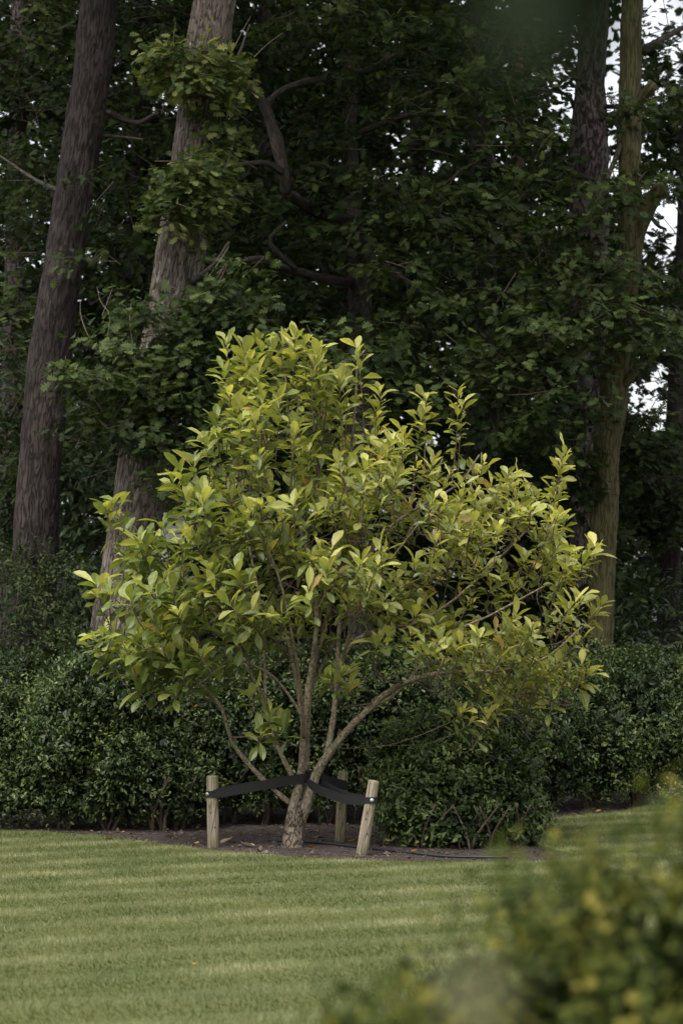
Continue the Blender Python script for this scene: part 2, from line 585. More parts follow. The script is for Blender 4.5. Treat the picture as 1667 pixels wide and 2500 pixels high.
M_DRYTWIG = plain_mat('dry_twig', (0.17, 0.145, 0.11), 0.8, 0.2, noise=0.3, nscale=60)
M_STAKE = wood_mat('stake_wood')
M_STAKEGREEN = wood_mat('green_stake_wood', 0.8)
M_STRAP = plain_mat('strap_webbing', (0.011, 0.0105, 0.011), 0.8, 0.25, noise=0.35, nscale=160, bump=0.35)
M_STEEL = plain_mat('bolt_steel', (0.42, 0.41, 0.39), 0.45, 0.5, metal=0.9, noise=0.2, nscale=200)
M_HOSE = plain_mat('hose_plastic', (0.014, 0.014, 0.016), 0.5, 0.4, noise=0.2)
M_BOX = plain_mat('weathered_board', (0.36, 0.35, 0.33), 0.85, 0.2, noise=0.18, nscale=30, stretch=(6, 6, 1), bump=0.2)
M_NAIL = plain_mat('nail_head', (0.02, 0.018, 0.017), 0.6)
M_CHIP = plain_mat('soil_clod', (0.066, 0.052, 0.046), 0.95, 0.15, noise=0.35, nscale=50, tint=True)
M_DEADLEAF = leaf_mat('dead_leaf', rough=0.7, spec=0.2, trans=0.15, trans_col=(1, 1, 0.8), veins=0.2)

# ------------------------------------------------------------------ leaf templates: verts (x across, y along, z up), tris, uv
def strip_template(ts, hw, bend=0.12, fold=0.3):
    """Leaf blade made of sections along its midrib; each side one strip."""
    V, U, F = [], [], []
    for t, w in zip(ts, hw):
        z = -bend * t * t
        V += [(-w, t, z + fold * w), (0, t, z), (w, t, z + fold * w)]
        U += [(-1 if w > 1e-4 else 0, t), (0, t), (1 if w > 1e-4 else 0, t)]
    for i in range(len(ts) - 1):
        a = i * 3
        for q in ((a, a + 1, a + 4, a + 3), (a + 1, a + 2, a + 5, a + 4)):
            F += [(q[0], q[1], q[2]), (q[0], q[2], q[3])]
    return np.array(V, float), np.array(F, int), np.array(U, float)


def lobed_template():
    """Oak leaf: narrow base, four pairs of rounded lobes; each half a fan about the midrib."""
    ts = [0.0, 0.18, 0.30, 0.36, 0.52, 0.57, 0.75, 0.79, 0.95, 1.0]
    hw = [0.012, 0.03, 0.19, 0.065, 0.31, 0.09, 0.36, 0.13, 0.23, 0.03]
    V, U, F = [(0, 0.55, -0.02)], [(0, .55)], []
    for sgn in (-1, 1):
        k = len(V)
        for t, w in zip(ts, hw):
            V.append((sgn * w, t, -0.12 * t * t + .24 * w))
            U.append((sgn * w * 3, t))
        for i in range(len(ts) - 1):
            F.append((0, k + i, k + i + 1) if sgn < 0 else (0, k + i + 1, k + i))
    return np.array(V, float), np.array(F, int)[:, ::-1], np.array(U, float)


T_MAG = strip_template([0, 0.14, 0.38, 0.66, 0.88, 1.0], [0.012, 0.045, 0.165, 0.218, 0.13, 0.004], 0.14, 0.34)
T_OAK = lobed_template()
def fan_template(ts, hw, bend=.1, fold=.25):
    """Cheap small leaf: each half one fan from the stalk."""
    V, U, F = [(0, 0, 0), (0, 1, -bend)], [(0, 0), (0, 1)], []
    for sgn in (-1, 1):
        k = len(V)
        for t, w in zip(ts, hw):
            V.append((sgn * w, t, -bend * t * t + fold * w))
            U.append((sgn, t))
        ring = [k + i for i in range(len(ts))] + [1]
        for a, b in zip(ring[:-1], ring[1:]):
            F.append((0, b, a) if sgn < 0 else (0, a, b))
    return np.array(V, float), np.array(F, int), np.array(U, float)


T_OAKFAR = fan_template([0.32, 0.5, 0.74], [0.22, 0.15, 0.32])
T_WOOD = fan_template([0.35, 0.72], [0.2, 0.32])
T_SMALL = fan_template([0.35, 0.7], [0.22, 0.2], .08, .25)
T_LAUREL = strip_template([0, 0.3, 0.65, 1.0], [0.02, 0.15, 0.16, 0.01], 0.15, 0.25)
T_BOX = fan_template([0.3, 0.72], [0.22, 0.24], .08, .2)
T_BLADE = (np.array([(-0.5, 0, 0), (0.5, 0, 0), (0.0, 1.0, 0.12)], float), np.array([(0, 1, 2)], int), np.array([(0, 0), (1, 0), (.5, 1)], float))


class Leaves:
    """A list of leaves: base position, direction, up-side normal, length, width factor, tint."""

    def __init__(self):
        self.a = {k: [] for k in ('p', 'd', 'n', 's', 'w', 't')}

    def add(self, p, d, n, s, w, t):
        for k, v in zip(('p', 'd', 'n', 's', 'w', 't'), (p, d, n, s, w, t)):
            self.a[k].append(np.asarray(v, float))

    def done(self):
        return {k: np.concatenate(v) for k, v in self.a.items()}


def frame(L):
    D = norm(L['d'])
    Nn = norm(L['n'] - D * np.sum(L['n'] * D, 1, keepdims=True))
    return np.cross(D, Nn), D, Nn


def scatter(name, tmpl, L, mat, parent=None, kind='stuff', vary=0.0):
    V, F, U = tmpl
    B, D, Nn = frame(L)
    s = L['s'][:, None, None]
    w = L['w'][:, None, None]
    n, k = len(L['p']), len(V)
    VV = np.repeat(V[None], n, 0)
    if vary:                        # every blade twists, sags and waves a little differently
        x, y = V[None, :, 0], V[None, :, 1]
        VV[:, :, 2] += vary * (RNG.normal(0, .5, (n, 1)) * x * y - RNG.normal(.05, .22, (n, 1)) * y * y + RNG.normal(0, .12, (n, 1)) * np.sin(y * 7 + RNG.random((n, 1)) * 6.28) * np.abs(x) * 2)
        VV[:, :, 0] += vary * RNG.normal(0, .12, (n, 1)) * y * y
    W = L['p'][:, None, :] + s * (VV[:, :, 0:1] * w * B[:, None, :] + VV[:, :, 1:2] * D[:, None, :] + VV[:, :, 2:3] * Nn[:, None, :])
    FF = F[None] + (np.arange(n) * k)[:, None, None]
    me = mesh_tris(name, W.reshape(-1, 3), FF.reshape(-1, 3), np.tile(U, (n, 1)), np.repeat(L['t'], k, 0))
    return link(name, me, mat, parent, kind)


def pick_large(L, n=300, front=1.0):
    """Indices of the n leaves that show largest to the camera: big, near, facing it, at the front of their mass."""
    B, D, Nn = frame(L)
    c = L['p'] + D * L['s'][:, None] * 0.5
    pr = project(c)
    view = norm(c - np.array([0, 0, CAM_H]))
    area = (L['s'] / c[:, 1]) ** 2 * L['w'] * (0.25 + np.abs(np.sum(view * Nn, 1)))
    inside = (pr[:, 0] > 5) & (pr[:, 0] < 1662) & (pr[:, 1] > 5) & (pr[:, 1] < 2495)
    # front-most in its 40 px cell
    cell = (pr[:, 0] // 40).astype(int) * 1000 + (pr[:, 1] // 40).astype(int)
    order = np.lexsort((c[:, 1], cell))
    rank = np.zeros(len(c))
    cs = cell[order]
    start = np.concatenate([[True], cs[1:] != cs[:-1]])
    idx = np.arange(len(cs))
    first = np.maximum.accumulate(np.where(start, idx, 0))
    rank[order] = idx - first
    score = area * inside / (1 + front * rank)
    return np.argsort(-score)[:n]


def leaf_parts(tmpl, L, mat, parent, name='leaf', variants=40):
    """Each leaf an object of its own; a few shared meshes carry the colours."""
    V, F, U = tmpl
    B, D, Nn = frame(L)
    order = np.lexsort((L['t'][:, 0] / np.maximum(L['t'][:, 1], 1e-4), L['t'].sum(1)))
    groups = np.array_split(order, min(variants, len(order)))
    pinv = Matrix.Translation(-parent.location)
    for g in groups:
        if len(g) == 0:
            continue
        V2 = V.copy()
        V2[:, 2] += V2[:, 1] * V2[:, 0] * float(RNG.normal(0, 0.35)) - V2[:, 1] ** 2 * float(RNG.uniform(-0.08, 0.12))
        me = mesh_tris(name, V2, F, U, np.broadcast_to(L['t'][g].mean(0), (len(V), 3)))
        me.materials.append(mat)
        for i in g:
            o = bpy.data.objects.new(name, me)
            C.objects.link(o)
            o.parent = parent
            o.matrix_parent_inverse = pinv
            s, w = L['s'][i], L['w'][i]
            m = Matrix.Identity(4)
            for r in range(3):
                m[r][0], m[r][1], m[r][2], m[r][3] = B[i, r] * s * w, D[i, r] * s, Nn[i, r] * s, L['p'][i, r]
            o.matrix_basis = m


def sub(L, idx):
    return {k: v[idx] for k, v in L.items()}


def foliage(tmpl, L, mat, parent, rest='crown', n_parts=300, front=1.0, vary=0.0):
    if n_parts:
        big = pick_large(L, n_parts, front)
        leaf_parts(tmpl, sub(L, big), mat, parent)
        keep = np.ones(len(L['p']), bool)
        keep[big] = False
        L = sub(L, keep)
    return scatter(rest, tmpl, L, mat, parent, 'stuff', vary)


def mixcol(a, b, t):
    a, b = np.asarray(a, float), np.asarray(b, float)
    return a + (b - a) * np.asarray(t)[..., None]


UP = np.array([0, 0, 1.0])

# ------------------------------------------------------------------ the setting: soil, lawn, grass
def soil_material():
    m, nt, out = new_mat('soil')
    tc = N(nt, 'ShaderNodeTexCoord')
    nz = N(nt, 'ShaderNodeTexNoise')
    nz.inputs['Scale'].default_value = 18.0
    nz.inputs['Detail'].default_value = 9.0
    nz.inputs['Roughness'].default_value = 0.7
    nt.links.new(tc.outputs['Object'], nz.inputs['Vector'])
    rp = ramp(nt, [(0.3, (0.028, 0.022, 0.019)), (0.55, (0.064, 0.050, 0.044)), (0.75, (0.105, 0.084, 0.074))])
    nt.links.new(nz.outputs[0], rp.inputs[0])
    pb = N(nt, 'ShaderNodeBsdfPrincipled')
    pb.inputs['Roughness'].default_value = 0.95
    pb.inputs['Specular IOR Level'].default_value = 0.15
    nt.links.new(rp.outputs[0], pb.inputs['Base Color'])
    vo = N(nt, 'ShaderNodeTexVoronoi')
    vo.inputs['Scale'].default_value = 34.0
    nt.links.new(tc.outputs['Object'], vo.inputs['Vector'])
    ad = N(nt, 'ShaderNodeMath', operation='SUBTRACT')
    nt.links.new(nz.outputs[0], ad.inputs[0])
    nt.links.new(vo.outputs['Distance'], ad.inputs[1])
    bp = N(nt, 'ShaderNodeBump')
    bp.inputs['Strength'].default_value = 0.8
    bp.inputs['Distance'].default_value = 0.03
    nt.links.new(ad.outputs[0], bp.inputs['Height'])
    nt.links.new(bp.outputs[0], pb.inputs['Normal'])
    nt.links.new(pb.outputs[0], out.inputs['Surface'])
    return m


M_SOIL = soil_material()


def soil_height(x, y):
    h = 0.03 * np.exp(-(((x + 0.34) / 0.9) ** 2 + ((y - 17.6) / 0.7) ** 2))
    return h + 0.012 * (vnoise(x * 3.1 + 9, y * 3.1, 5) - 0.5) + 0.010 * (vnoise(x * 9 + 2, y * 9, 6) - 0.5)


# fine soil sheet in the visible strip, coarse ground to the horizon below it
xs, ys = np.arange(-5, 5.01, 0.08), np.arange(14.5, 25.01, 0.08)
gx, gy = np.meshgrid(xs, ys)
gz = soil_height(gx, gy)
V = np.stack([gx, gy, gz], -1).reshape(-1, 3)
i, j = np.meshgrid(np.arange(len(ys) - 1), np.arange(len(xs) - 1), indexing='ij')
w_ = len(xs)
F = np.stack([i * w_ + j, i * w_ + j + 1, (i + 1) * w_ + j + 1, (i + 1) * w_ + j], -1).reshape(-1, 4)
link('soil', mesh_tris('soil', V, F, smooth=True), M_SOIL, kind='structure')
g = 450.0
link('ground', mesh_tris('ground', [(-g, -g, -0.06), (g, -g, -0.06), (g, g, -0.06), (-g, g, -0.06)], [(0, 1, 2, 3)]),
     plain_mat('forest_floor', (0.05, 0.042, 0.03), 0.95, 0.1, noise=0.5, nscale=1.5), kind='structure')

# lawn outline: the edge along the beds as the photograph shows it, then round behind the camera
EDGE = [(-420, 1998), (-150, 2018), (0, 2031), (130, 2037), (250, 2047), (390, 2064), (520, 2081), (640, 2091), (760, 2100), (900, 2106),
        (1050, 2109), (1200, 2110), (1300, 2109), (1370, 2104), (1402, 2097), (1390, 2088), (1345, 2077), (1310, 2064), (1300, 2046), (1302, 2026),
        (1316, 2008), (1400, 1997), (1500, 1987), (1560, 1976), (1600, 1970), (1680, 1974), (1800, 1980), (2050, 1975)]


def on_ground(px, py):
    return P(px, py, F_PX * CAM_H / (py - 1566.0) * 1.0)


edge = spline([[*on_ground(px, py)[:2], 0.0, 0.0] for px, py in EDGE], 0.05)[:, :2]
edge += np.stack([(vnoise(edge[:, 0] * 9, edge[:, 1] * 9, 21) - .5) * 0.03, (vnoise(edge[:, 0] * 9, edge[:, 1] * 9, 22) - .5) * 0.03], 1)
poly = np.vstack([edge, [[9, 22], [9, -8], [-9, -8], [-9, 20.5]]])


def in_poly(x, y, pg):
    r = np.zeros(len(x), bool)
    px_, py_ = pg[:, 0], pg[:, 1]
    jx, jy = np.roll(px_, 1), np.roll(py_, 1)
    for a, b, c, d in zip(px_, py_, jx, jy):
        cond = ((b > y) != (d > y))
        with np.errstate(divide='ignore', invalid='ignore'):
            r ^= cond & (x < (c - a) * (y - b) / (d - b) + a)
    return r


LZ = 0.028
import bmesh
bm = bmesh.new()
top = [bm.verts.new((float(x), float(y), LZ)) for x, y in poly]
f = bm.faces.new(top)
if f.normal.z < 0:
    f.normal_flip()
bmesh.ops.triangulate(bm, faces=[f])
low = [bm.verts.new((float(x), float(y), -0.05)) for x, y in poly]
for k in range(len(poly)):
    k2 = (k + 1) % len(poly)
    bm.faces.new((top[k], top[k2], low[k2], low[k]))
me = bpy.data.meshes.new('lawn')
bm.to_mesh(me)
bm.free()
link('lawn', me, plain_mat('turf', (0.085, 0.095, 0.035), 0.95, 0.1, noise=0.35, nscale=60), kind='structure')


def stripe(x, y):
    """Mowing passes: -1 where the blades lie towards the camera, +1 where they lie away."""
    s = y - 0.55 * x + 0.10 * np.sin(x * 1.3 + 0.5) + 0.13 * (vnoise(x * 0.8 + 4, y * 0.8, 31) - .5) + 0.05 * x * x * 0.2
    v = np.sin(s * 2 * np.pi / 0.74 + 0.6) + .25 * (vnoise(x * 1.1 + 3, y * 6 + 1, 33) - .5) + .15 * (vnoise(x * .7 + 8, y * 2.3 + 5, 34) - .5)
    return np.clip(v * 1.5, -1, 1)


def grass():
    n = 350000
    # denser near the camera's far field: sample over the visible wedge of lawn
    y = 9.0 + (22.2 - 9.0) * RNG.random(n) ** 0.9
    half = 0.16 * y + 0.75
    x = (RNG.random(n) * 2 - 1) * half
    k = in_poly(x, y, poly)
    x, y = x[k], y[k]
    n = len(x)
    st = stripe(x, y)
    p = np.stack([x, y, np.full(n, LZ - 0.004)], 1)
    a = RNG.random(n) * 2 * np.pi
    d = np.stack([np.cos(a) * 0.45, np.sin(a) * 0.45, np.ones(n)], 1)
    ang = 0.33
    d += np.stack([-np.sin(ang) * st * 0 + st * 0.1, st * 0.72, np.zeros(n)], 1)
    nn = np.stack([np.cos(a + 1), np.sin(a + 1), np.full(n, 0.2)], 1)
    nn[:, 1] -= 0.8
    clump = vnoise(x * 9 + 3, y * 9, 41) * 0.6 + vnoise(x * 30, y * 30, 42) * 0.4
    dry = np.clip(vnoise(x * 2.2 + 7, y * 2.2, 43) * 1.2 - 0.30 + st * 0.17 + RNG.normal(0, 0.22, n), 0, 1)  # dry patches, plus the mowing bands' light and dark painted into the colour
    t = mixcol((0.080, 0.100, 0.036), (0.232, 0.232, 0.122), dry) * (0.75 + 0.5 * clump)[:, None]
    s = RNG.uniform(0.018, 0.032, n) * (0.8 + 0.4 * clump)
    w = RNG.uniform(0.14, 0.24, n)
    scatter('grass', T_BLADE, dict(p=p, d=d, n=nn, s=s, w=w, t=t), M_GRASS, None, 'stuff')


grass()


def mulch():
    n = 11000
    y = RNG.uniform(15.8, 22.5, n)
    x = RNG.uniform(-1, 1, n) * (0.15 * y + 0.7)
    k = ~in_poly(x, y, poly)
    x, y = x[k], y[k]
    n = len(x)
    z = soil_height(x, y)
    base = np.array([(1, 0, 0), (-1, 0, 0), (0, 1, 0), (0, -1, 0), (0, 0, 1), (0, 0, -1)], float)
    F = np.array([(0, 2, 4), (2, 1, 4), (1, 3, 4), (3, 0, 4), (2, 0, 5), (1, 2, 5), (3, 1, 5), (0, 3, 5)])
    sc = np.exp(RNG.normal(-5.05, 0.42, n))[:, None, None]
    ax = RNG.uniform(0.5, 1.5, (n, 1, 3)) * np.array([1.2, 1.2, 0.7])
    a = RNG.random(n) * 6.28
    ca, sa = np.cos(a)[:, None], np.sin(a)[:, None]
    W = base[None] * ax * sc * RNG.uniform(0.7, 1.3, (n, 6, 1))
    X = W[..., 0] * ca - W[..., 1] * sa
    Y = W[..., 0] * sa + W[..., 1] * ca
    V = np.stack([X + x[:, None], Y + y[:, None], W[..., 2] + z[:, None] + 0.3 * sc[:, :, 0]], -1).reshape(-1, 3)
    FF = (F[None] + (np.arange(n) * 6)[:, None, None]).reshape(-1, 3)
    t = np.repeat(np.clip(RNG.normal(1.05, 0.32, (n, 1)), 0.4, 2.2) * np.array([1, 0.99, 0.97]), 6, 0)
    link('soil_crumbs', mesh_tris('soil_crumbs', V, FF, tint=t), M_CHIP, kind='stuff')


mulch()

# ------------------------------------------------------------------ oak foliage and trees
def sprays(L, clumps, per_m2=22, leaf=(0.09, 0.135), tints=None, up=0.75, n_leaf=(9, 17), twigs=None, shell=0.55, spread=0.16):
    """Oak twigs with leaves through ellipsoidal clumps: (centre xyz, radii xyz, tint shift)."""
    t0, t1, t2 = tints
    for c, r, sh in clumps:
        c, r = np.asarray(c, float), np.asarray(r, float)
        ns = max(3, int(per_m2 * 4 * r[0] * r[2] * (0.6 + r[1])))
        q = norm(RNG.normal(0, 1, (ns, 3)))
        rad = (shell + (1 - shell) * RNG.random((ns, 1))) ** 0.7 * np.where(RNG.random((ns, 1)) < .12, 1.22, 1.0)
        o = c + q * rad * r
        axis = norm(q * np.array([1, 1, .45]) + RNG.normal(0, .45, (ns, 3)) + np.array([0, -.25, -.05]))
        if twigs is not None:
            for k in range(0, ns, 3):
                twigs.append((o[k] - axis[k] * 0.35 - UP * 0.05, o[k] + axis[k] * 0.12))
        st = RNG.normal(0, 1, ns)
        for m in range(int(RNG.integers(*n_leaf))):
            keep = RNG.random(ns) < 0.92
            n = int(keep.sum())
            a, oo = axis[keep], o[keep]
            f = RNG.uniform(-1, 1, (n, 1))
            side = norm(np.cross(a, UP) + 1e-4)
            sg = RNG.choice([-1.0, 1.0], (n, 1))
            p = oo + a * f * spread + side * sg * RNG.uniform(0, .05, (n, 1)) + RNG.normal(0, .03, (n, 3))
            d = a * RNG.uniform(.2, 1.0, (n, 1)) + side * sg * RNG.uniform(.3, 1.1, (n, 1)) + RNG.normal(0, .3, (n, 3)) + np.array([0, -.1, -.15])
            out = norm(oo - c)
            nn = UP * up + out * .35 + RNG.normal(0, .38, (n, 3)) + np.array([0, -.25, 0])
            s = RNG.uniform(*leaf, n)
            v = np.clip(.45 + .22 * st[keep] + RNG.normal(0, .18, n) + sh, 0, 1)
            t = np.where((v < .5)[:, None], mixcol(t0, t1, v * 2), mixcol(t1, t2, v * 2 - 1))
            L.add(p, d, nn, s, RNG.uniform(.85, 1.15, n), t)


def pc(px, py, Y, rx, rz, ry=0.5, sh=0.0):
    """Clump ellipsoid given in photograph pixels at depth Y."""
    return (P(px, py, Y), (rx / ppm(Y), ry, rz / ppm(Y)), sh)


def twig_mesh(twigs, parent, mat=M_TWIG, r=0.004, name='twigs'):
    if not twigs:
        return
    mb = MB()
    for a, b in twigs:
        mid = (a + b) / 2 + RNG.normal(0, .02, 3)
        tube(mb, [[*a, r * 1.3], [*mid, r], [*b, r * .5]], .2, 4, cap=False)
    mb.build(name, mat, parent, 'stuff')


def path(pts, Y=None):
    """Control points (px, py, depth, half width in px) to (x, y, z, r)."""
    return [[*P(px, py, d), hw / ppm(d)] for px, py, d, hw in pts]


def limb(parent, pts, mat=M_LIMB, seg=8, seed=0, name='limb', rough=.12, ridge=0.0):
    mb = MB()
    tube(mb, pts, .05, seg, rough, ridge, seed)
    return mb.build(name, mat, parent)


def to_ground(pts, z=-.05, grow=1.05):
    """Continue a trunk's lowest control point straight down to the soil."""
    a, b = np.array(pts[0]), np.array(pts[1])
    d = (a - b)
    d = d / abs(d[2]) if abs(d[2]) > 1e-6 else np.array([0, 0, -1, 0])
    h = a[2] - z
    p = a + d * h
    p[3] = a[3] * grow
    return [list(p)] + [list(x) for x in pts]


def trunk_part(root, pts, mat, seed, seg=64, ridge=.010, rough=.05, step=.03, flare=.35):
    mb = MB()
    tube(mb, pts, step, seg, rough, ridge, seed, flare=flare)
    return mb.build('trunk', mat, root)


GAPS = [(1385, 235, 26, 60), (1605, 55, 66, 72), (1493, 345, 20, 66), (1622, 530, 36, 66), (1605, 985, 36, 66), (1490, 230, 18, 66)]


def in_gap(x, y, grow=0.0):
    return min(((x - a) / (b + grow)) ** 2 + ((y - c) / (e + grow)) ** 2 for a, c, b, e in GAPS) < 1


def grid_clumps(x0, x1, y0, y1, step, d0, d1, rx, rz, ry, sh, grow=35):
    out = []
    for px in range(x0, x1, step):
        for py in range(y0, y1, int(step * .8)):
            x, y = px + RNG.uniform(-.4, .4) * step, py + RNG.uniform(-.4, .4) * step
            if in_gap(x, y, grow):
                continue
            out.append(pc(x, y, RNG.uniform(d0, d1), RNG.uniform(*rx), RNG.uniform(*rz), ry, sh + RNG.uniform(-.1, .1)))
    return out


OAK_T = ((0.0085, 0.0155, 0.004), (0.023, 0.039, 0.0095), (0.069, 0.092, 0.025))
OAK_Y = ((0.026, 0.044, 0.013), (0.058, 0.084, 0.022), (0.165, 0.165, 0.052))
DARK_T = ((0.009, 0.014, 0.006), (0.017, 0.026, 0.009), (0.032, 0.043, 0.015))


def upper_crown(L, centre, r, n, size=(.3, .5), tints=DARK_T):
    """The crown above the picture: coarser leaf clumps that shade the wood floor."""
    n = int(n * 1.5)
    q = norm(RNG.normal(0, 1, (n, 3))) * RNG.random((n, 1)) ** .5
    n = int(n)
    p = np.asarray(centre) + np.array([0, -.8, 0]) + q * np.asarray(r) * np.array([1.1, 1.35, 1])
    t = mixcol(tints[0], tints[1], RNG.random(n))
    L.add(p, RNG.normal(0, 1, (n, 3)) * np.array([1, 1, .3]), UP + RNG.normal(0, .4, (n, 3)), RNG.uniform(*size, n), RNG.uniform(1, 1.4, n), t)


# --- leaning oak with tufts of leaves along its trunk
D1 = 21.0
pts = path([(296, 1540, D1, 76), (309, 1450, D1, 73), (334, 1300, D1, 69), (352, 1150, D1, 66), (378, 1000, D1, 64), (405, 850, D1, 62), (425, 720, D1, 61),
            (444, 600, D1, 60), (462, 450, D1, 53), (480, 300, D1, 50), (496, 180, D1, 51), (517, 50, D1, 54), (530, -60, D1, 53), (560, -400, D1, 46), (590, -900, D1, 36)])
pts = to_ground(pts)
oak = thing('oak_tree', 'thick leaning oak trunk with leafy tufts sprouting from its pale bark', 'tree', (*pts[0][:2], 0))
trunk_part(oak, pts, M_OAKBARK, 11, 88, .016, .06, .04)
L = Leaves()
tw = []
sprays(L, [pc(470, 165, 20.5, 105, 60, .32, .1), pc(490, 200, 20.4, 60, 45, .2, .05), pc(400, 150, 20.6, 62, 46, .3, .2), pc(560, 190, 20.7, 50, 50, .3, .1), pc(545, 290, 20.8, 42, 40, .3, .0)], 165, (.07, .12), OAK_Y, twigs=tw)
sprays(L, [pc(475, 455, 20.45, 92, 62, .34, .05), pc(470, 430, 20.4, 70, 50, .2, .1), pc(480, 500, 20.4, 70, 40, .2, .0), pc(430, 520, 20.45, 75, 46, .3, 0), pc(530, 400, 20.7, 52, 52, .3, .2), pc(560, 350, 20.8, 34, 30, .3, .25)], 165, (.07, .115), tuple(mixcol(a, b, .5) for a, b in zip(OAK_T, OAK_Y)), twigs=tw)
sprays(L, [pc(560, 720, 20.3, 105, 55, .45, .05), pc(470, 745, 20.3, 85, 45, .4, .0), pc(620, 690, 20.4, 50, 30, .3, .1), pc(540, 640, 20.6, 36, 30, .25, .25),
           pc(330, 760, 20.4, 70, 50, .4, .15), pc(320, 850, 20.3, 100, 48, .45, .1), pc(250, 925, 20.2, 95, 45, .45, .18), pc(180, 930, 20.2, 48, 22, .3, .25),
           pc(400, 930, 20.3, 110, 60, .5, .1), pc(330, 1010, 20.4, 110, 60, .5, -.1), pc(500, 900, 20.4, 85, 75, .5, .0), pc(470, 1010, 20.2, 70, 55, .4, .05),
           pc(240, 1040, 20.8, 80, 55, .5, -.2), pc(420, 1185, 20.2, 55, 45, .35, -.05), pc(370, 1070, 20.2, 90, 50, .4, -.1), pc(430, 1100, 20.3, 70, 50, .4, -.15), pc(330, 960, 20.2, 70, 40, .4, .1), pc(520, 1120, 20.3, 55, 60, .4, -.1), pc(450, 830, 20.5, 70, 50, .4, -.15), pc(400, 860, 20.3, 90, 90, .4, -.1), pc(500, 760, 20.3, 100, 50, .35, .0), pc(600, 760, 20.2, 70, 50, .4, .0)],
       90, (.075, .125), OAK_T, twigs=tw)
sprays(L, [pc(770, 830, 19.6, 90, 42, .45, .1), pc(850, 900, 19.6, 75, 55, .4, .0), pc(700, 850, 19.6, 70, 60, .4, .05), pc(640, 1000, 19.6, 90, 90, .4, -.1), pc(760, 960, 19.8, 100, 70, .4, -.05)],
       75, (.075, .125), OAK_T, twigs=tw)
LU = Leaves()
upper_crown(LU, P(570, -900, 21) + np.array([0, .5, 1.0]), (3.2, 3.2, 2.4), 900)
scatter('crown', T_WOOD, LU.done(), M_FARLEAF, oak)
twig_mesh(tw, oak)
foliage(T_OAK, L.done(), M_OAKLEAF, oak)
for pp in ([(455, 700, D1, 12), (520, 650, 20.4, 7), (560, 590, 20.3, 3)], [(420, 900, D1, 14), (340, 880, 20.5, 9), (250, 920, 20.3, 5), (160, 935, 20.2, 2)],
           [(430, 960, D1, 13), (560, 900, 20.3, 9), (690, 850, 19.8, 7), (800, 830, 19.6, 3)], [(480, 200, D1, 9), (430, 150, 20.7, 6), (380, 95, 20.6, 2)],
           [(505, 220, D1, 9), (570, 160, 20.8, 5), (610, 60, 20.8, 2)], [(455, 480, D1, 9), (540, 430, 20.7, 5), (575, 330, 20.8, 2)]):
    limb(oak, path(pp), M_LIMB, 7, int(pp[0][0]))
# bare bleached twigs poking out of the tufts
mb = MB()
for pp in ([(240, 860, 20.2, 1.2), (214, 815, 20.1, 1), (198, 770, 20.1, .8), (197, 735, 20.1, .5)], [(262, 830, 20.2, 1.2), (268, 770, 20.1, 1), (246, 735, 20.1, .7), (238, 700, 20.1, .4)],
           [(250, 770, 20.15, 1), (275, 705, 20.1, .6)], [(330, 870, 20.2, 1.3), (318, 790, 20.1, 1), (322, 730, 20.1, .5)], [(345, 860, 20.2, 1.2), (372, 800, 20.1, .6)],
           [(500, 690, 20.2, 1.4), (535, 640, 20.1, 1), (560, 600, 20.1, .5)], [(510, 680, 20.2, 1.2), (545, 655, 20.1, .6)], [(180, 910, 20.1, 1.2), (165, 885, 20.1, .8), (160, 870, 20.1, .4)],
           [(425, 140, 20.5, 1), (424, 90, 20.4, .7), (430, 55, 20.4, .4)], [(560, 140, 20.6, 1), (590, 80, 20.6, .8), (612, 40, 20.6, .5)], [(385, 690, 20.2, 1.1), (375, 655, 20.2, .5)],
           [(620, 140, 20.6, 1), (650, 110, 20.6, .7), (690, 80, 20.6, .4)]):
    tube(mb, path(pp), .03, 5, cap=False)
mb.build('bare_twigs', M_DRYTWIG, oak, 'stuff')
# pruning collar: ring-shaped scar on the trunk
mb = MB()
cpt = P(492, 218, 20.78)
ring = [[cpt[0] + .06 * math.cos(a), cpt[1] - .0 + .012 * math.cos(2 * a), cpt[2] + .10 * math.sin(a), .016] for a in np.linspace(0, 2 * math.pi, 13)]
tube(mb, ring, .02, 8, .2, seed=3)
mb.build('bark_scar', M_LIMB, oak)

# --- dark trunk at the left edge
D2 = 22.3
pts = to_ground(path([(82, 1400, D2, 56), (92, 1250, D2, 54), (104, 1050, D2, 52), (122, 880, D2, 51), (144, 720, D2, 50), (170, 560, D2, 47), (204, 330, D2, 47), (228, 160, D2, 46), (242, 0, D2, 45), (265, -300, D2, 42), (300, -800, D2, 32)]))
t2 = thing('oak_tree', 'dark straight ridged trunk leaning slightly, left of the pale leaning oak', 'tree', (*pts[0][:2], 0))
trunk_part(t2, pts, M_REDBARK, 23, 80, .015, .06, .04)
L = Leaves()
tw = []
sprays(L, [pc(60, 180, 23.4, 110, 110, .6, -.05), pc(60, 420, 23.3, 100, 95, .6, -.05), pc(40, 620, 23.2, 70, 80, .5, -.1), pc(180, 470, 21.7, 80, 45, .35, -.1), pc(290, 180, 23.0, 75, 110, .6, -.1),
           pc(320, 420, 23.0, 70, 100, .6, -.15), pc(200, 640, 21.9, 70, 35, .3, -.15), pc(20, 800, 23.4, 60, 100, .5, -.05), pc(300, 640, 23.2, 75, 80, .5, -.15), pc(60, 60, 23.0, 90, 70, .5, -.1),
           pc(270, 60, 22.8, 60, 60, .5, -.1), pc(20, 980, 23.6, 60, 100, .5, -.1), pc(340, 20, 23.4, 80, 60, .5, -.15)] + grid_clumps(-40, 400, -60, 1150, 105, 23.6, 25.5, (60, 90), (40, 65), .5, -.15), 26, (.075, .12), OAK_T, twigs=tw)
LU = Leaves()
upper_crown(LU, P(300, -900, 23) + np.array([-.4, .3, 1.0]), (3.2, 3.0, 2.4), 900)
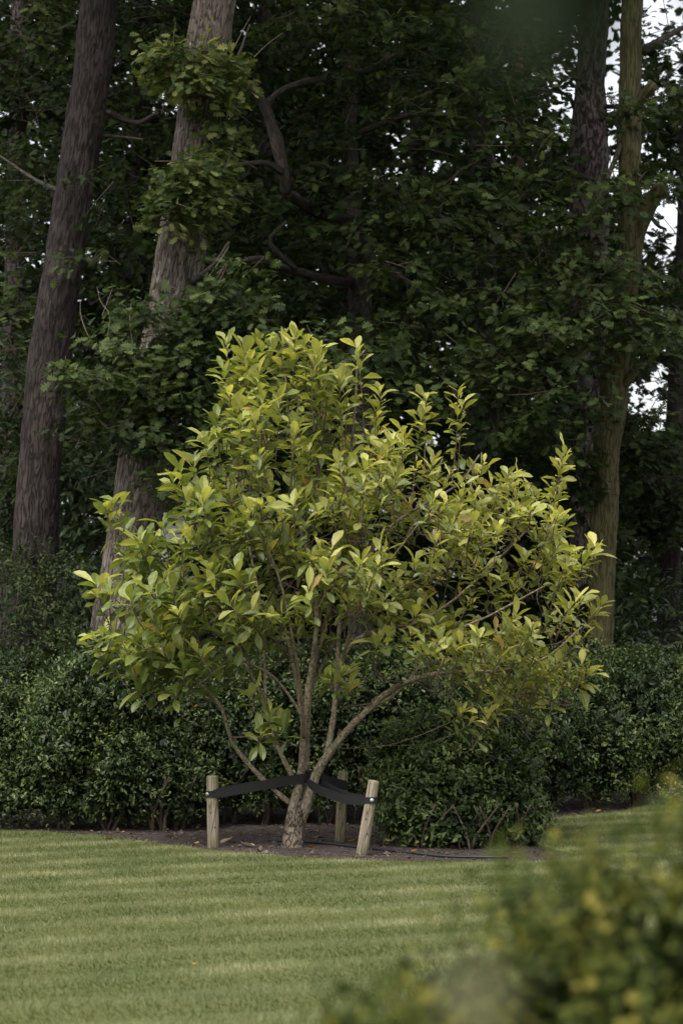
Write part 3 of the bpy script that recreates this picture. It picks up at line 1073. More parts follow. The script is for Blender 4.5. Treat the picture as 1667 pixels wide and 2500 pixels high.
scatter('crown', T_WOOD, LU.done(), M_FARLEAF, t2)
twig_mesh(tw, t2)
foliage(T_OAK, L.done(), M_OAKLEAF, t2)
for pp in ([(255, 270, D2, 9), (330, 300, 22.5, 7), (385, 275, 22.3, 4)], [(180, 480, D2, 8), (90, 440, 22.6, 5), (0, 380, 22.9, 3)], [(235, 330, D2, 7), (300, 335, 22.4, 4), (350, 340, 22.2, 2)]):
    limb(t2, path(pp), M_LIMB, 7, int(pp[0][0]))

# --- green trunk on the right
D3 = 23.0
pts = to_ground(path([(1464, 1600, D3, 30), (1468, 1450, D3, 32), (1472, 1300, D3, 34), (1478, 1120, D3, 34), (1494, 1000, D3, 36), (1506, 850, D3, 32), (1530, 700, D3, 29), (1542, 580, D3, 29), (1537, 450, D3, 28),
                      (1534, 330, D3, 29), (1538, 200, D3, 28), (1541, 60, D3, 27), (1546, -200, D3, 25), (1560, -700, D3, 18)]), grow=1.0)
t3 = thing('oak_tree', 'slender green mossy trunk with two sawn branch stubs, beside the pine', 'tree', (*pts[0][:2], 0))
trunk_part(t3, pts, M_MOSSBARK, 37, 64, .009, .07)
for pp in ([(1548, 600, D3, 20), (1575, 520, 22.9, 19), (1600, 475, 22.8, 17), (1617, 455, 22.75, 17)], [(1542, 270, D3, 14), (1565, 240, 22.9, 13), (1588, 214, 22.8, 14), (1596, 206, 22.8, 14)],
           [(1505, 960, D3, 16), (1530, 930, 22.9, 12), (1546, 910, 22.9, 9)]):
    limb(t3, path(pp), M_MOSSBARK, 14, int(pp[0][1]), 'branch_stub', .12)
for pp in ([(1545, 140, D3, 12), (1590, 110, 23.2, 9), (1680, 60, 23.5, 6)], [(1540, 640, D3, 9), (1590, 700, 23.2, 6), (1660, 760, 23.5, 3)], [(1548, 470, D3, 6), (1600, 545, 23.5, 5), (1625, 560, 23.6, 3)],
           [(1530, 700, D3, 10), (1440, 740, 22.6, 7), (1330, 790, 22.2, 3)], [(1510, 860, D3, 10), (1400, 900, 22.5, 6), (1280, 960, 22.2, 3)], [(1525, 330, D3, 7), (1440, 520, 22.6, 5), (1370, 520, 22.4, 3)]):
    limb(t3, path(pp), M_LIMB, 8, int(pp[0][1]) + 3)
L = Leaves()
tw = []
sprays(L, [pc(1340, 790, 22.1, 130, 55, .6, .12), pc(1480, 790, 22.3, 110, 50, .5, .15), pc(1610, 790, 22.4, 80, 45, .5, .1), pc(1420, 870, 22.2, 100, 40, .5, .05), pc(1250, 920, 22.0, 120, 55, .6, .05),
           pc(1340, 1010, 22.2, 100, 60, .5, .0), pc(1430, 1000, 22.4, 70, 45, .4, -.05), pc(1510, 700, 22.6, 90, 40, .4, -.05), pc(1460, 480, 22.5, 70, 45, .4, .12), pc(1570, 430, 22.8, 70, 40, .4, .1), pc(1540, 255, 22.5, 55, 40, .35, .0),
           pc(1610, 230, 23.6, 65, 70, .5, -.05), pc(1630, 690, 23.2, 60, 45, .5, -.1), pc(1560, 1060, 23.8, 90, 60, .5, -.15), pc(1620, 1090, 24.0, 70, 60, .5, -.2), pc(1580, 110, 23.4, 60, 35, .5, -.15),
           pc(1500, 660, 22.6, 70, 35, .4, .1), pc(1400, 660, 22.4, 60, 35, .4, .1), pc(1580, 870, 23.6, 60, 45, .5, -.1), pc(1540, 1140, 24.0, 80, 60, .5, -.2), pc(1370, 1140, 22.8, 70, 60, .4, -.15), pc(1430, 560, 22.4, 70, 50, .4, .0), pc(1440, 640, 22.3, 80, 50, .4, .05), pc(1420, 740, 22.3, 90, 50, .4, .05), pc(1390, 930, 22.3, 80, 55, .4, -.05), pc(1400, 1080, 22.5, 60, 60, .4, -.1), pc(1390, 1220, 23, 60, 70, .4, -.2), pc(1530, 780, 22.3, 90, 60, .4, .1), pc(1530, 480, 22.5, 50, 40, .3, .0), pc(1650, 430, 24.5, 50, 60, .4, -.1), pc(1660, 250, 24.5, 50, 60, .4, -.1), pc(1655, 820, 24.5, 60, 60, .4, -.1), pc(1650, 1130, 24.5, 60, 60, .4, -.1)], 70, (.08, .13), OAK_T, twigs=tw)
sprays(L, [pc(1620, 470, 23.8, 60, 45, .5, -.15), pc(1600, 580, 23.8, 60, 40, .5, -.15), pc(1590, 60, 24, 70, 70, .5, -.15), pc(1600, 960, 24, 60, 60, .5, -.15), pc(1390, 200, 24, 40, 50, .5, -.1), pc(1495, 330, 24, 24, 60, .4, -.1), pc(1640, 1040, 24, 50, 40, .5, -.2)], 26, (.08, .12), DARK_T, twigs=tw)
LU = Leaves()
upper_crown(LU, P(1500, -900, 23) + np.array([.8, .5, 1.0]), (2.6, 2.6, 2.0), 420)
scatter('crown', T_WOOD, LU.done(), M_FARLEAF, t3)
twig_mesh(tw, t3)
foliage(T_OAK, L.done(), M_OAKLEAF, t3)

# --- fissured pine behind it
D4 = 25.5
pts = to_ground(path([(1438, 1500, D4, 46), (1437, 900, D4, 47), (1436, 600, D4, 48), (1434, 430, D4, 49), (1437, 320, D4, 43), (1440, 220, D4, 37), (1446, 100, D4, 35), (1452, -60, D4, 34), (1470, -700, D4, 26)]))
t4 = thing('pine_tree', 'deeply fissured reddish grey trunk beside the green mossy one', 'tree', (*pts[0][:2], 0))
trunk_part(t4, pts, M_PINEBARK, 41, 72, .03, .08, .05)
for pp in ([(1400, 260, D4, 6), (1380, 230, 25.4, 5), (1300, 215, 25.2, 3)], [(1475, 260, D4, 6), (1510, 262, 25.2, 5)], [(1405, 420, D4, 5), (1430, 432, 25.1, 5), (1455, 440, 25.0, 4)], [(1400, 400, D4, 6), (1360, 370, 25.3, 4), (1310, 330, 25.2, 2)]):
    limb(t4, path(pp), M_LIMB, 7, int(pp[0][1]) + 9)
L = Leaves()
upper_crown(L, P(1470, -800, 26) + np.array([0, .5, 1.5]), (2.2, 2.2, 2.2), 420)
scatter('crown', T_OAKFAR, L.done(), M_FARLEAF, t4)

# --- oak in the middle: dark trunk, crooked limbs, most of the leaf wall
D5 = 24.3
pts = to_ground(path([(880, 900, D5, 30), (880, 760, D5, 28), (876, 640, D5, 26), (866, 520, D5, 18), (862, 380, 24.6, 11), (858, 150, 24.9, 9), (850, -200, 25, 8), (840, -700, 25, 6)]))
t5 = thing('oak_tree', 'oak with black crooked limbs whose dense dark leaves fill the wood', 'tree', (*pts[0][:2], 0))
trunk_part(t5, pts, M_LIMB, 51, 40, .010)
for pp in ([(870, 690, D5, 13), (800, 682, 23.9, 12), (700, 655, 23.5, 11), (630, 632, 23.2, 9), (585, 640, 23.0, 5)], [(720, 655, 23.5, 9), (660, 590, 23.3, 6), (700, 540, 23.2, 3)],
           [(700, 470, 23.4, 15), (688, 400, 23.2, 16), (668, 320, 23.1, 15), (645, 255, 23.0, 13), (608, 210, 22.9, 10)], [(868, 540, D5, 13), (780, 520, 23.8, 14), (700, 470, 23.4, 15)], [(690, 420, 23.2, 9), (650, 398, 23.1, 7), (580, 402, 22.9, 5)],
           [(862, 200, D5, 11), (780, 195, 23.8, 10), (700, 215, 23.4, 8), (650, 250, 23.1, 7)], [(865, 180, D5, 10), (920, 160, 23.9, 8), (1000, 110, 23.6, 4)], [(866, 420, D5, 9), (960, 470, 23.4, 7), (1100, 540, 22.8, 4)],
           [(872, 600, D5, 10), (1000, 690, 23.2, 7), (1150, 760, 22.6, 4)], [(866, 330, D5, 9), (1000, 280, 23.4, 7), (1150, 290, 22.9, 4)]):
    limb(t5, path(pp), M_LIMB, 9, int(pp[0][0]) + int(pp[0][1]), rough=.15)
L = Leaves()
tw = []
sprays(L, [pc(1000, 120, 22.8, 120, 70, .6, .05), pc(1130, 200, 22.6, 100, 60, .6, .08), pc(1250, 200, 22.8, 100, 60, .6, .0), pc(1040, 260, 22.8, 100, 55, .6, .05), pc(920, 90, 23.0, 90, 60, .6, .05), pc(1180, 80, 23.0, 110, 60, .6, -.05),
           pc(1310, 290, 23.0, 70, 45, .5, .05), pc(1220, 340, 22.6, 90, 45, .6, .05), pc(1330, 420, 22.6, 90, 50, .5, .15), pc(1100, 430, 22.5, 100, 50, .6, .12), pc(970, 440, 22.8, 90, 50, .6, .05), pc(1060, 540, 22.4, 110, 55, .6, .1),
           pc(1240, 520, 22.5, 100, 50, .6, .08), pc(900, 560, 23.0, 90, 60, .6, -.05), pc(1180, 600, 22.4, 110, 50, .6, .12), pc(1310, 600, 22.5, 90, 50, .5, .1), pc(1000, 660, 22.4, 110, 50, .6, .0), pc(1110, 720, 22.2, 100, 40, .6, .02),
           pc(1250, 720, 22.3, 110, 45, .6, .1), pc(990, 770, 22.1, 90, 40, .5, .05), pc(1080, 850, 21.9, 110, 45, .6, .1), pc(960, 870, 21.8, 80, 45, .5, .05), pc(1170, 860, 22.0, 90, 45, .5, .0), pc(1110, 950, 21.8, 100, 50, .5, .0),
           pc(1010, 980, 21.8, 80, 50, .5, .0), pc(1230, 1020, 22.0, 90, 50, .5, .0), pc(760, 60, 22.9, 80, 45, .5, .15), pc(690, 60, 22.6, 60, 28, .4, .3), pc(820, 40, 22.8, 80, 40, .5, .25), pc(860, 150, 23.4, 70, 55, .4, .0), pc(870, 260, 23.4, 60, 50, .4, -.05), pc(850, 400, 23.5, 70, 60, .4, -.05), pc(890, 470, 23.3, 70, 50, .4, .0), pc(900, 800, 22.6, 70, 40, .4, .0), pc(640, 500, 23.4, 70, 60, .5, -.1), pc(760, 450, 23.6, 80, 70, .5, -.1),
           pc(780, 300, 23.9, 80, 60, .5, -.15), pc(660, 140, 24.0, 80, 60, .5, -.15), pc(800, 600, 23.8, 70, 50, .5, -.15), pc(740, 560, 23.6, 70, 40, .5, -.05), pc(1290, 840, 22.5, 80, 45, .5, -.1), pc(700, 720, 23.8, 70, 40, .5, -.2), pc(1060, 340, 22.9, 80, 35, .5, -.05), pc(1380, 560, 22.6, 60, 40, .4, .1)],
       36, (.08, .13), OAK_T, twigs=tw)
L5 = Leaves()
sprays(L5, grid_clumps(560, 1400, -60, 1180, 105, 23.6, 26, (60, 95), (40, 65), .5, -.12, 25), 27, (.09, .13), OAK_T)
scatter('crown', T_OAKFAR, L5.done(), M_OAKLEAF, t5)
LU = Leaves()
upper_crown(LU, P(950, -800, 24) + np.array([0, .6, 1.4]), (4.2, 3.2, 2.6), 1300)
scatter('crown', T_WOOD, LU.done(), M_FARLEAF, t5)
twig_mesh(tw, t5)
foliage(T_OAK, L.done(), M_OAKLEAF, t5)

# --- farther trees: trunk, crown of coarser leaves; sky shows where no crown stands
FAR = [  # px, half width, top px shift, depth, material, name, label, crown clumps (px, py, rx, rz)
    (1170, 37, 8, 27.5, M_REDBARK, 'pine_tree', 'reddish brown trunk half hidden behind the middle oak leaves', [(1150, 480, 130, 70), (1180, 900, 130, 90), (1060, 700, 120, 90), (1250, 1150, 120, 100)]),
    (1258, 18, 4, 36, M_ORANGEBARK, 'pine_tree', 'thin orange-barked pine showing through a gap in the leaves', [(1250, 250, 130, 90), (1240, 560, 140, 80), (1300, 760, 120, 90), (1330, 950, 120, 90)]),
    (1632, 24, 62, 28, M_REDBARK, 'pine_tree', 'dark trunk at the far edge beyond the mossy oak', [(1640, 330, 60, 60), (1580, 780, 100, 80), (1650, 1200, 90, 90), (1560, 1250, 100, 80)]),
    (845, 20, 12, 33, M_ORANGEBARK, 'pine_tree', 'faint reddish trunk deep in the wood behind the crooked limbs', [(820, 160, 160, 120), (760, 400, 150, 110), (880, 620, 150, 120), (800, 850, 150, 110)]),
    (610, 22, 40, 31, M_REDBARK, 'pine_tree', 'dim straight trunk just behind the leaning oak', [(620, 300, 140, 130), (600, 560, 140, 110), (640, 760, 140, 120), (570, 60, 140, 100)]),
    (1010, 20, 10, 38, M_REDBARK, 'pine_tree', 'thin far trunk in deepest shade of the wood', [(1020, 120, 170, 130), (1000, 560, 170, 90), (960, 800, 180, 120), (1060, 1020, 180, 120)]),
    (310, 24, 40, 32, M_REDBARK, 'pine_tree', 'shaded trunk between the dark trunk and the leaning oak', [(330, 120, 160, 140), (340, 420, 160, 150), (300, 700, 160, 140), (250, 950, 160, 140)]),
    (20, 26, 30, 30, M_PINEBARK, 'pine_tree', 'pale brown trunk peeping out left of the dark trunk', [(80, 160, 160, 150), (60, 450, 150, 150), (100, 900, 130, 140), (30, 1130, 130, 130)]),
    (1420, 26, 20, 40, M_REDBARK, 'pine_tree', 'far trunk hidden mostly behind the fissured pine', [(1400, 620, 150, 100), (1420, 860, 150, 100), (1380, 1120, 160, 120), (1180, 120, 150, 110)]),
    (470, 24, 30, 36, M_REDBARK, 'oak_tree', 'dim far oak behind the leaning trunk and its tufts', [(470, 240, 150, 140), (480, 560, 150, 140), (450, 850, 150, 140), (540, 1080, 150, 130)]),
    (720, 22, 10, 40, M_ORANGEBARK, 'pine_tree', 'far reddish trunk under the black horizontal limb', [(700, 180, 170, 140), (700, 480, 170, 110), (740, 800, 170, 130), (760, 1050, 170, 120)]),
]
for k, (px, hw, sh, d, mat, nm, lab, cl) in enumerate(FAR):
    pts = to_ground(path([(px, 1450, d, hw * 1.1), (px + sh * .3, 1000, d, hw * 1.03), (px + sh * .7, 500, d, hw * .95), (px + sh, 0, d, hw * .86), (px + sh * 1.4, -500, d, hw * .6)]))
    r = thing(nm, lab, 'tree', (*pts[0][:2], 0))
    trunk_part(r, pts, mat, 100 + k, 20, .012, .06, .14)
    L = Leaves()
    sprays(L, [q for i, (a, b, c, e) in enumerate(cl) for q in grid_clumps(int(a - c), int(a + c), int(b - e), int(b + e), 95, d - 1.5, d + 1.5, (60, 95), (40, 70), .8, -.05)], 15, (.12, .17), DARK_T, n_leaf=(10, 16), shell=.2, spread=.25)
    if k != 2:
        upper_crown(L, P(px + sh, -500, d) + np.array([0, 0, 2.0]), (3.0, 3.0, 2.5), 500)
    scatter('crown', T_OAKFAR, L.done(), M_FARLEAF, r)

# --- the wood beyond: one mass of leaves, open where the sky shows
def wood_mass():
    L = Leaves()
    cl = []
    for d, stp in ((46, 110), (58, 110)):
        cl += grid_clumps(-500, 2250, -150, 1640, stp, d - 3, d + 3, (75, 110), (55, 85), .9, -.1, 50)
    sprays(L, cl, 3.8, (.24, .34), DARK_T, n_leaf=(8, 12), shell=.1, spread=.4)
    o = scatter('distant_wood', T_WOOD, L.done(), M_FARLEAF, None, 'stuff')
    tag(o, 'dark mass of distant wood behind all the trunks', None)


wood_mass()

# ------------------------------------------------------------------ hedges and undergrowth
PRIVET = ((0.015, 0.026, 0.008), (0.040, 0.064, 0.018), (0.125, 0.155, 0.045))


def bush(L, lumps, dens, leaf, tints, zmin=.12, up=.8, stems=None, outside=True, shoot=.12, nlf=7, mottle=2.2, droop=0., fill=0, stray=1.0, lumpy=.42, skin=.13):
    """Small-leaved shrub: shoots with leaf tufts on the skin of overlapping lumps (centre, radii)."""
    lumps = [(np.asarray(c, float), np.asarray(r, float)) for c, r in lumps]
    if fill:                       # darker, larger filler leaves deeper inside
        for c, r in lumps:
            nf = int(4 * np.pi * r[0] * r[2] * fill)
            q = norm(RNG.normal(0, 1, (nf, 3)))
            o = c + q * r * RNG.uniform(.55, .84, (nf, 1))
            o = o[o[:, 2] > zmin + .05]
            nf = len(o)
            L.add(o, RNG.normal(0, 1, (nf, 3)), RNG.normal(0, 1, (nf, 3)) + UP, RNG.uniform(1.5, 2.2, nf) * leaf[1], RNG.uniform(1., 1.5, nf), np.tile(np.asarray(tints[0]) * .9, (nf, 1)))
    for k, (c, r) in enumerate(lumps):
        area = 4 * np.pi * ((r[0] * r[1]) ** 1.6 / 3 + (r[0] * r[2]) ** 1.6 / 3 + (r[1] * r[2]) ** 1.6 / 3) ** (1 / 1.6)
        ns = int(area * dens / nlf)
        q = norm(RNG.normal(0, 1, (ns, 3)))
        bump_ = 1 + lumpy * (vnoise(q[:, 0] * 2.6 + 7 * k + 20, q[:, 2] * 3 + q[:, 1] * 2 + 20, 60 + k) - .5)
        depth = 1 - np.abs(RNG.normal(0, skin, ns)) + stray * (RNG.random(ns) < .06) * RNG.uniform(0, .16, ns)
        o = c + q * r * (depth * bump_)[:, None]
        keep = o[:, 2] > zmin
        keep &= (q[:, 1] < .45)
        for m, (c2, r2) in enumerate(lumps):
            if m != k:
                keep &= np.sum(((o - c2) / (r2 * .8)) ** 2, 1) > 1
        o, q = o[keep], q[keep]
        n0 = len(o)
        ax = norm(q / r + RNG.normal(0, .5, (n0, 3)) * 1.0 + UP * .45)
        st = (vnoise(o[:, 0] * mottle + 30, o[:, 2] * mottle + o[:, 1] * mottle + 30, 80 + k) - .5) * 1.1 + RNG.normal(0, .25, n0)
        for m in range(nlf):
            f = (m / max(1, nlf - 1)) - .5
            p = o + ax * f * shoot + RNG.normal(0, .012, (n0, 3))
            a = RNG.random((n0, 1)) * 6.283
            s1 = norm(np.cross(ax, np.array([.3, .5, .8])))
            s2 = np.cross(ax, s1)
            d = ax * RNG.uniform(.2, .9, (n0, 1)) + (s1 * np.cos(a) + s2 * np.sin(a)) - UP * droop
            nn = UP * up + ax * .5 + RNG.normal(0, .35, (n0, 3))
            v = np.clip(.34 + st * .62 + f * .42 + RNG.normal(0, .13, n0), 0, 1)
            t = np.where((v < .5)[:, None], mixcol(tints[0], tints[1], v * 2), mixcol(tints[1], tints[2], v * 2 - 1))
            L.add(p, d, nn, RNG.uniform(*leaf, n0), RNG.uniform(.85, 1.2, n0), t)


def lump(px, py, Y, rx, rz, ry=.5):
    return (P(px, py, Y), (rx / ppm(Y), ry, rz / ppm(Y)))


def stems_for(root, spots, top=.55, spread=.35, r=.011, mat=M_TWIG, seed=0):
    rr = random.Random(seed)
    for (x, y) in spots:
        for k in range(rr.randint(4, 6)):
            a = rr.uniform(0, 6.28)
            dx, dy = math.cos(a) * spread * rr.uniform(.3, 1), math.sin(a) * spread * rr.uniform(.3, 1)
            z0 = float(soil_height(np.array([x]), np.array([y]))[0]) - .02
            x0, y0 = x + rr.uniform(-.07, .07), y + rr.uniform(-.05, .05)
            mb = MB()
            tube(mb, [[x0, y0, z0, r * rr.uniform(.8, 1.4)], [x0 + dx * .25 + rr.uniform(-.03, .03), y0 + dy * .25, z0 + top * .4, r], [x0 + dx, y0 + dy, z0 + top, r * .6]], .06, 6, .15, seed=k)
            mb.build('stem', mat, root)


def gp(px, Y):
    p = P(px, 1700, Y)
    return (float(p[0]), float(p[1]))


h1 = thing('hedge', 'loose green hedge on the left, bare stems at its foot by the lawn', 'hedge', (*gp(230, 19.7), 0))
L = Leaves()
bush(L, [lump(-70, 1840, 19.9, 150, 180, .6), lump(70, 1830, 20.0, 130, 140, .6), lump(250, 1750, 19.8, 170, 175, .7), lump(60, 1925, 19.6, 130, 80, .4), lump(200, 1930, 19.5, 120, 85, .4), lump(350, 1900, 19.5, 130, 110, .45),
         lump(420, 1810, 20.1, 110, 140, .5), lump(100, 1710, 20.5, 110, 60, .5), lump(310, 1660, 20.4, 140, 80, .6), lump(450, 1930, 19.6, 90, 80, .35), lump(60, 1640, 20.6, 60, 40, .3), lump(230, 1610, 20.6, 70, 45, .3), lump(150, 1590, 20.9, 50, 40, .3), lump(300, 1850, 19.3, 70, 70, .3), lump(130, 1830, 19.3, 70, 60, .3), lump(-20, 1690, 20.2, 60, 50, .3), lump(370, 1620, 20.7, 60, 50, .3)], 2900, (.028, .046), PRIVET, zmin=.10, fill=420)
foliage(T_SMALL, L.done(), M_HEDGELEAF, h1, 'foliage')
stems_for(h1, [gp(20, 19.6), gp(150, 19.4), gp(260, 19.4), gp(385, 19.3), gp(440, 19.5)], .45, .35, .012, seed=1)

h2 = thing('hedge', 'shaded hedge directly behind the staked magnolia trunk', 'hedge', (*gp(700, 20.0), 0))
L = Leaves()
bush(L, [lump(560, 1830, 20.3, 150, 190, .6), lump(700, 1790, 20.5, 160, 200, .6), lump(840, 1800, 20.4, 150, 190, .6), lump(960, 1740, 20.3, 150, 150, .6), lump(620, 1920, 20.2, 120, 90, .4), lump(800, 1930, 20.2, 130, 80, .4), lump(700, 1850, 20.9, 200, 190, .5), lump(880, 1840, 20.9, 160, 190, .5), lump(560, 1680, 20.9, 160, 90, .5), lump(740, 1660, 21.0, 160, 90, .5), lump(900, 1660, 21.0, 160, 90, .5)],
     2350, (.03, .046), PRIVET, zmin=.14, fill=420)
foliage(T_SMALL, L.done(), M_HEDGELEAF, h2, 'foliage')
stems_for(h2, [gp(560, 20.0), gp(640, 20.0), gp(720, 20.1), gp(800, 20.1), gp(890, 20.1)], .5, .45, .012, seed=2)

h3 = thing('hedge', 'long dense hedge on the right running back behind the lawn corner', 'hedge', (*gp(1400, 21.8), 0))
L = Leaves()
bush(L, [lump(1130, 1780, 21.0, 150, 150, .6), lump(1260, 1760, 21.3, 150, 160, .6), lump(1380, 1775, 21.8, 140, 140, .6), lump(1520, 1750, 22.3, 150, 155, .6), lump(1640, 1750, 22.7, 150, 160, .6),
         lump(1330, 1860, 21.4, 110, 90, .4), lump(1450, 1870, 21.8, 120, 75, .4), lump(1560, 1860, 22.3, 110, 75, .4), lump(1220, 1870, 21.1, 110, 100, .4), lump(1200, 1680, 21.6, 150, 70, .6), lump(1350, 1670, 22.1, 150, 75, .6), lump(1520, 1670, 22.8, 160, 70, .6), lump(1680, 1690, 22.9, 120, 75, .6), lump(1250, 1620, 22, 60, 35, .3), lump(1440, 1610, 22.5, 70, 35, .3), lump(1600, 1625, 22.9, 60, 40, .3), lump(1800, 1760, 22.9, 150, 150, .6), lump(1960, 1770, 22.9, 150, 150, .6), lump(1300, 1790, 20.9, 80, 70, .3), lump(1480, 1800, 21.6, 80, 60, .3), lump(1620, 1810, 22.1, 80, 60, .3)],
     2350, (.03, .046), PRIVET, zmin=.14, fill=420)
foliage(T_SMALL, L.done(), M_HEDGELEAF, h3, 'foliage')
stems_for(h3, [gp(1240, 21.2), gp(1330, 21.5), gp(1440, 21.8), gp(1540, 22.2), gp(1640, 22.4)], .5, .35, .012, seed=3)

h4 = thing('shrub', 'rounded glossy shrub right of the leaning stake, at the bed tip', 'shrub', (*gp(1130, 17.9), 0))
L = Leaves()
bush(L, [lump(1060, 1930, 18.1, 120, 110, .45), lump(1180, 1900, 18.2, 130, 110, .5), lump(1010, 2000, 17.8, 85, 60, .3), lump(1120, 2000, 17.8, 100, 62, .35), lump(1240, 1980, 18.0, 85, 75, .35), lump(1070, 1840, 18.8, 130, 90, .5), lump(1200, 1810, 19.0, 130, 90, .5), lump(980, 1870, 18.6, 75, 90, .4)],
     3000, (.034, .056), ((0.018, 0.030, 0.009), (0.050, 0.078, 0.022), (0.150, 0.185, 0.055)), zmin=.07, fill=420)
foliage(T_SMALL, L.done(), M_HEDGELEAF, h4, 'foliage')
stems_for(h4, [gp(1040, 17.6), gp(1130, 17.5), gp(1200, 17.6), gp(1250, 17.8)], .34, .32, .009, seed=4)

BRAMBLE = ((0.016, 0.025, 0.012), (0.030, 0.045, 0.019), (0.055, 0.075, 0.030))
b1 = thing('bramble_thicket', 'dim bramble thicket between the left hedge and the dark trunks', 'thicket', (*gp(90, 21.3), 0))
L = Leaves()
bush(L, [lump(30, 1510, 21.3, 140, 110, .6), lump(170, 1480, 21.7, 110, 110, .6), lump(-40, 1440, 21.6, 110, 110, .6), lump(90, 1400, 22.0, 90, 60, .4), lump(120, 1600, 21.0, 160, 90, .5)], 1000, (.035, .06), BRAMBLE, shoot=.2)
foliage(T_SMALL, L.done(), M_FARLEAF, b1, 'foliage')
mb = MB()
for k in range(6):
    x, y = RNG.uniform(-20, 260), RNG.uniform(1380, 1600)
    tube(mb, path([(x, y + 120, 20.9, 1), (x + RNG.uniform(-30, 30), y + 40, 20.8, .9), (x + RNG.uniform(-40, 40), y - 30, 20.8, .5)]), .05, 4, cap=False)
mb.build('stems', M_TWIG, b1, 'stuff')

LAUREL = ((0.020, 0.034, 0.016), (0.040, 0.062, 0.026), (0.075, 0.095, 0.045))
b2 = thing('laurel_bush', 'large-leaved laurel in shade behind the two left trunks', 'bush', (*gp(220, 25), 0))
L = Leaves()
bush(L, [lump(210, 1200, 25, 110, 150, .7), lump(-10, 1200, 25, 110, 170, .7), lump(230, 1380, 24.5, 100, 110, .6), lump(20, 1000, 25.5, 90, 110, .6), lump(480, 1300, 25, 130, 200, .7), lump(330, 1350, 25.2, 110, 200, .6), lump(200, 1050, 25.6, 90, 120, .6)], 330, (.10, .16), LAUREL, shoot=.2, droop=.4)
foliage(T_LAUREL, L.done(), M_HEDGELEAF, b2, 'foliage', 150)

b3 = thing('laurel_bush', 'broad dark laurel behind the right hedge, right of the mossy trunk', 'bush', (*gp(1580, 24.5), 0))
L = Leaves()
bush(L, [lump(1600, 1560, 24.4, 110, 100, .6), lump(1660, 1500, 24.6, 90, 90, .6), lump(1540, 1600, 24.2, 80, 60, .5), lump(1500, 1520, 25.2, 60, 110, .5), lump(1690, 1600, 24.2, 90, 90, .5), lump(1830, 1560, 24.6, 120, 130, .6), lump(1980, 1560, 25, 120, 130, .6)], 420, (.07, .12), OAK_T, shoot=.22, droop=.2)
foliage(T_LAUREL, L.done(), M_HEDGELEAF, b3, 'foliage', 150)
b4 = thing('thicket', 'shadowy bushes in the gap left of the mossy trunk', 'thicket', (*gp(1360, 26), 0))
L = Leaves()
bush(L, [lump(1380, 1480, 26, 110, 150, .7), lump(1250, 1450, 26.5, 140, 160, .7), lump(1100, 1430, 26.5, 150, 170, .7), lump(930, 1420, 26.5, 150, 170, .7), lump(760, 1430, 26.5, 150, 170, .7), lump(620, 1430, 26, 150, 170, .7), lump(1340, 1250, 26.5, 100, 120, .6), lump(800, 1600, 26, 240, 120, .7), lump(1150, 1580, 26, 240, 120, .7)], 420, (.08, .13), DARK_T, shoot=.3)
foliage(T_OAKFAR, L.done(), M_FARLEAF, b4, 'foliage', 0)
b5 = thing('thicket', 'paler far undergrowth seen between mossy trunk and dark edge trunk', 'thicket', (*gp(1560, 31), 0))
L = Leaves()
bush(L, [lump(1570, 1330, 31, 90, 140, .8), lump(1660, 1300, 31, 80, 160, .8), lump(1510, 1420, 31, 80, 120, .8), lump(1600, 1180, 33, 110, 90, .8)], 170, (.10, .15), LAUREL, shoot=.3)
foliage(T_OAKFAR, L.done(), M_FARLEAF, b5, 'foliage', 0)

v1 = thing('variegated_shrub', 'small cream-edged low shrub at the bed edge by the right hedge', 'shrub', (*gp(1640, 21.9), 0))
L = Leaves()
bush(L, [lump(1640, 1943, 21.9, 36, 26, .13), lump(1680, 1940, 21.9, 36, 28, .13)], 2200, (.03, .05), ((0.06, 0.075, 0.04), (0.14, 0.14, 0.08), (0.30, 0.26, 0.14)), zmin=.02, mottle=6)
foliage(T_SMALL, L.done(), M_HEDGELEAF, v1, 'foliage', 40)
stems_for(v1, [gp(1642, 21.95)], .12, .1, .005, seed=6)

# ------------------------------------------------------------------ the magnolia
DM = 17.5


def mp_(rows, k=1.0):
    return [[*P(px, py, DM + dy), k * hw / ppm(DM + dy)] for px, py, dy, hw in rows]


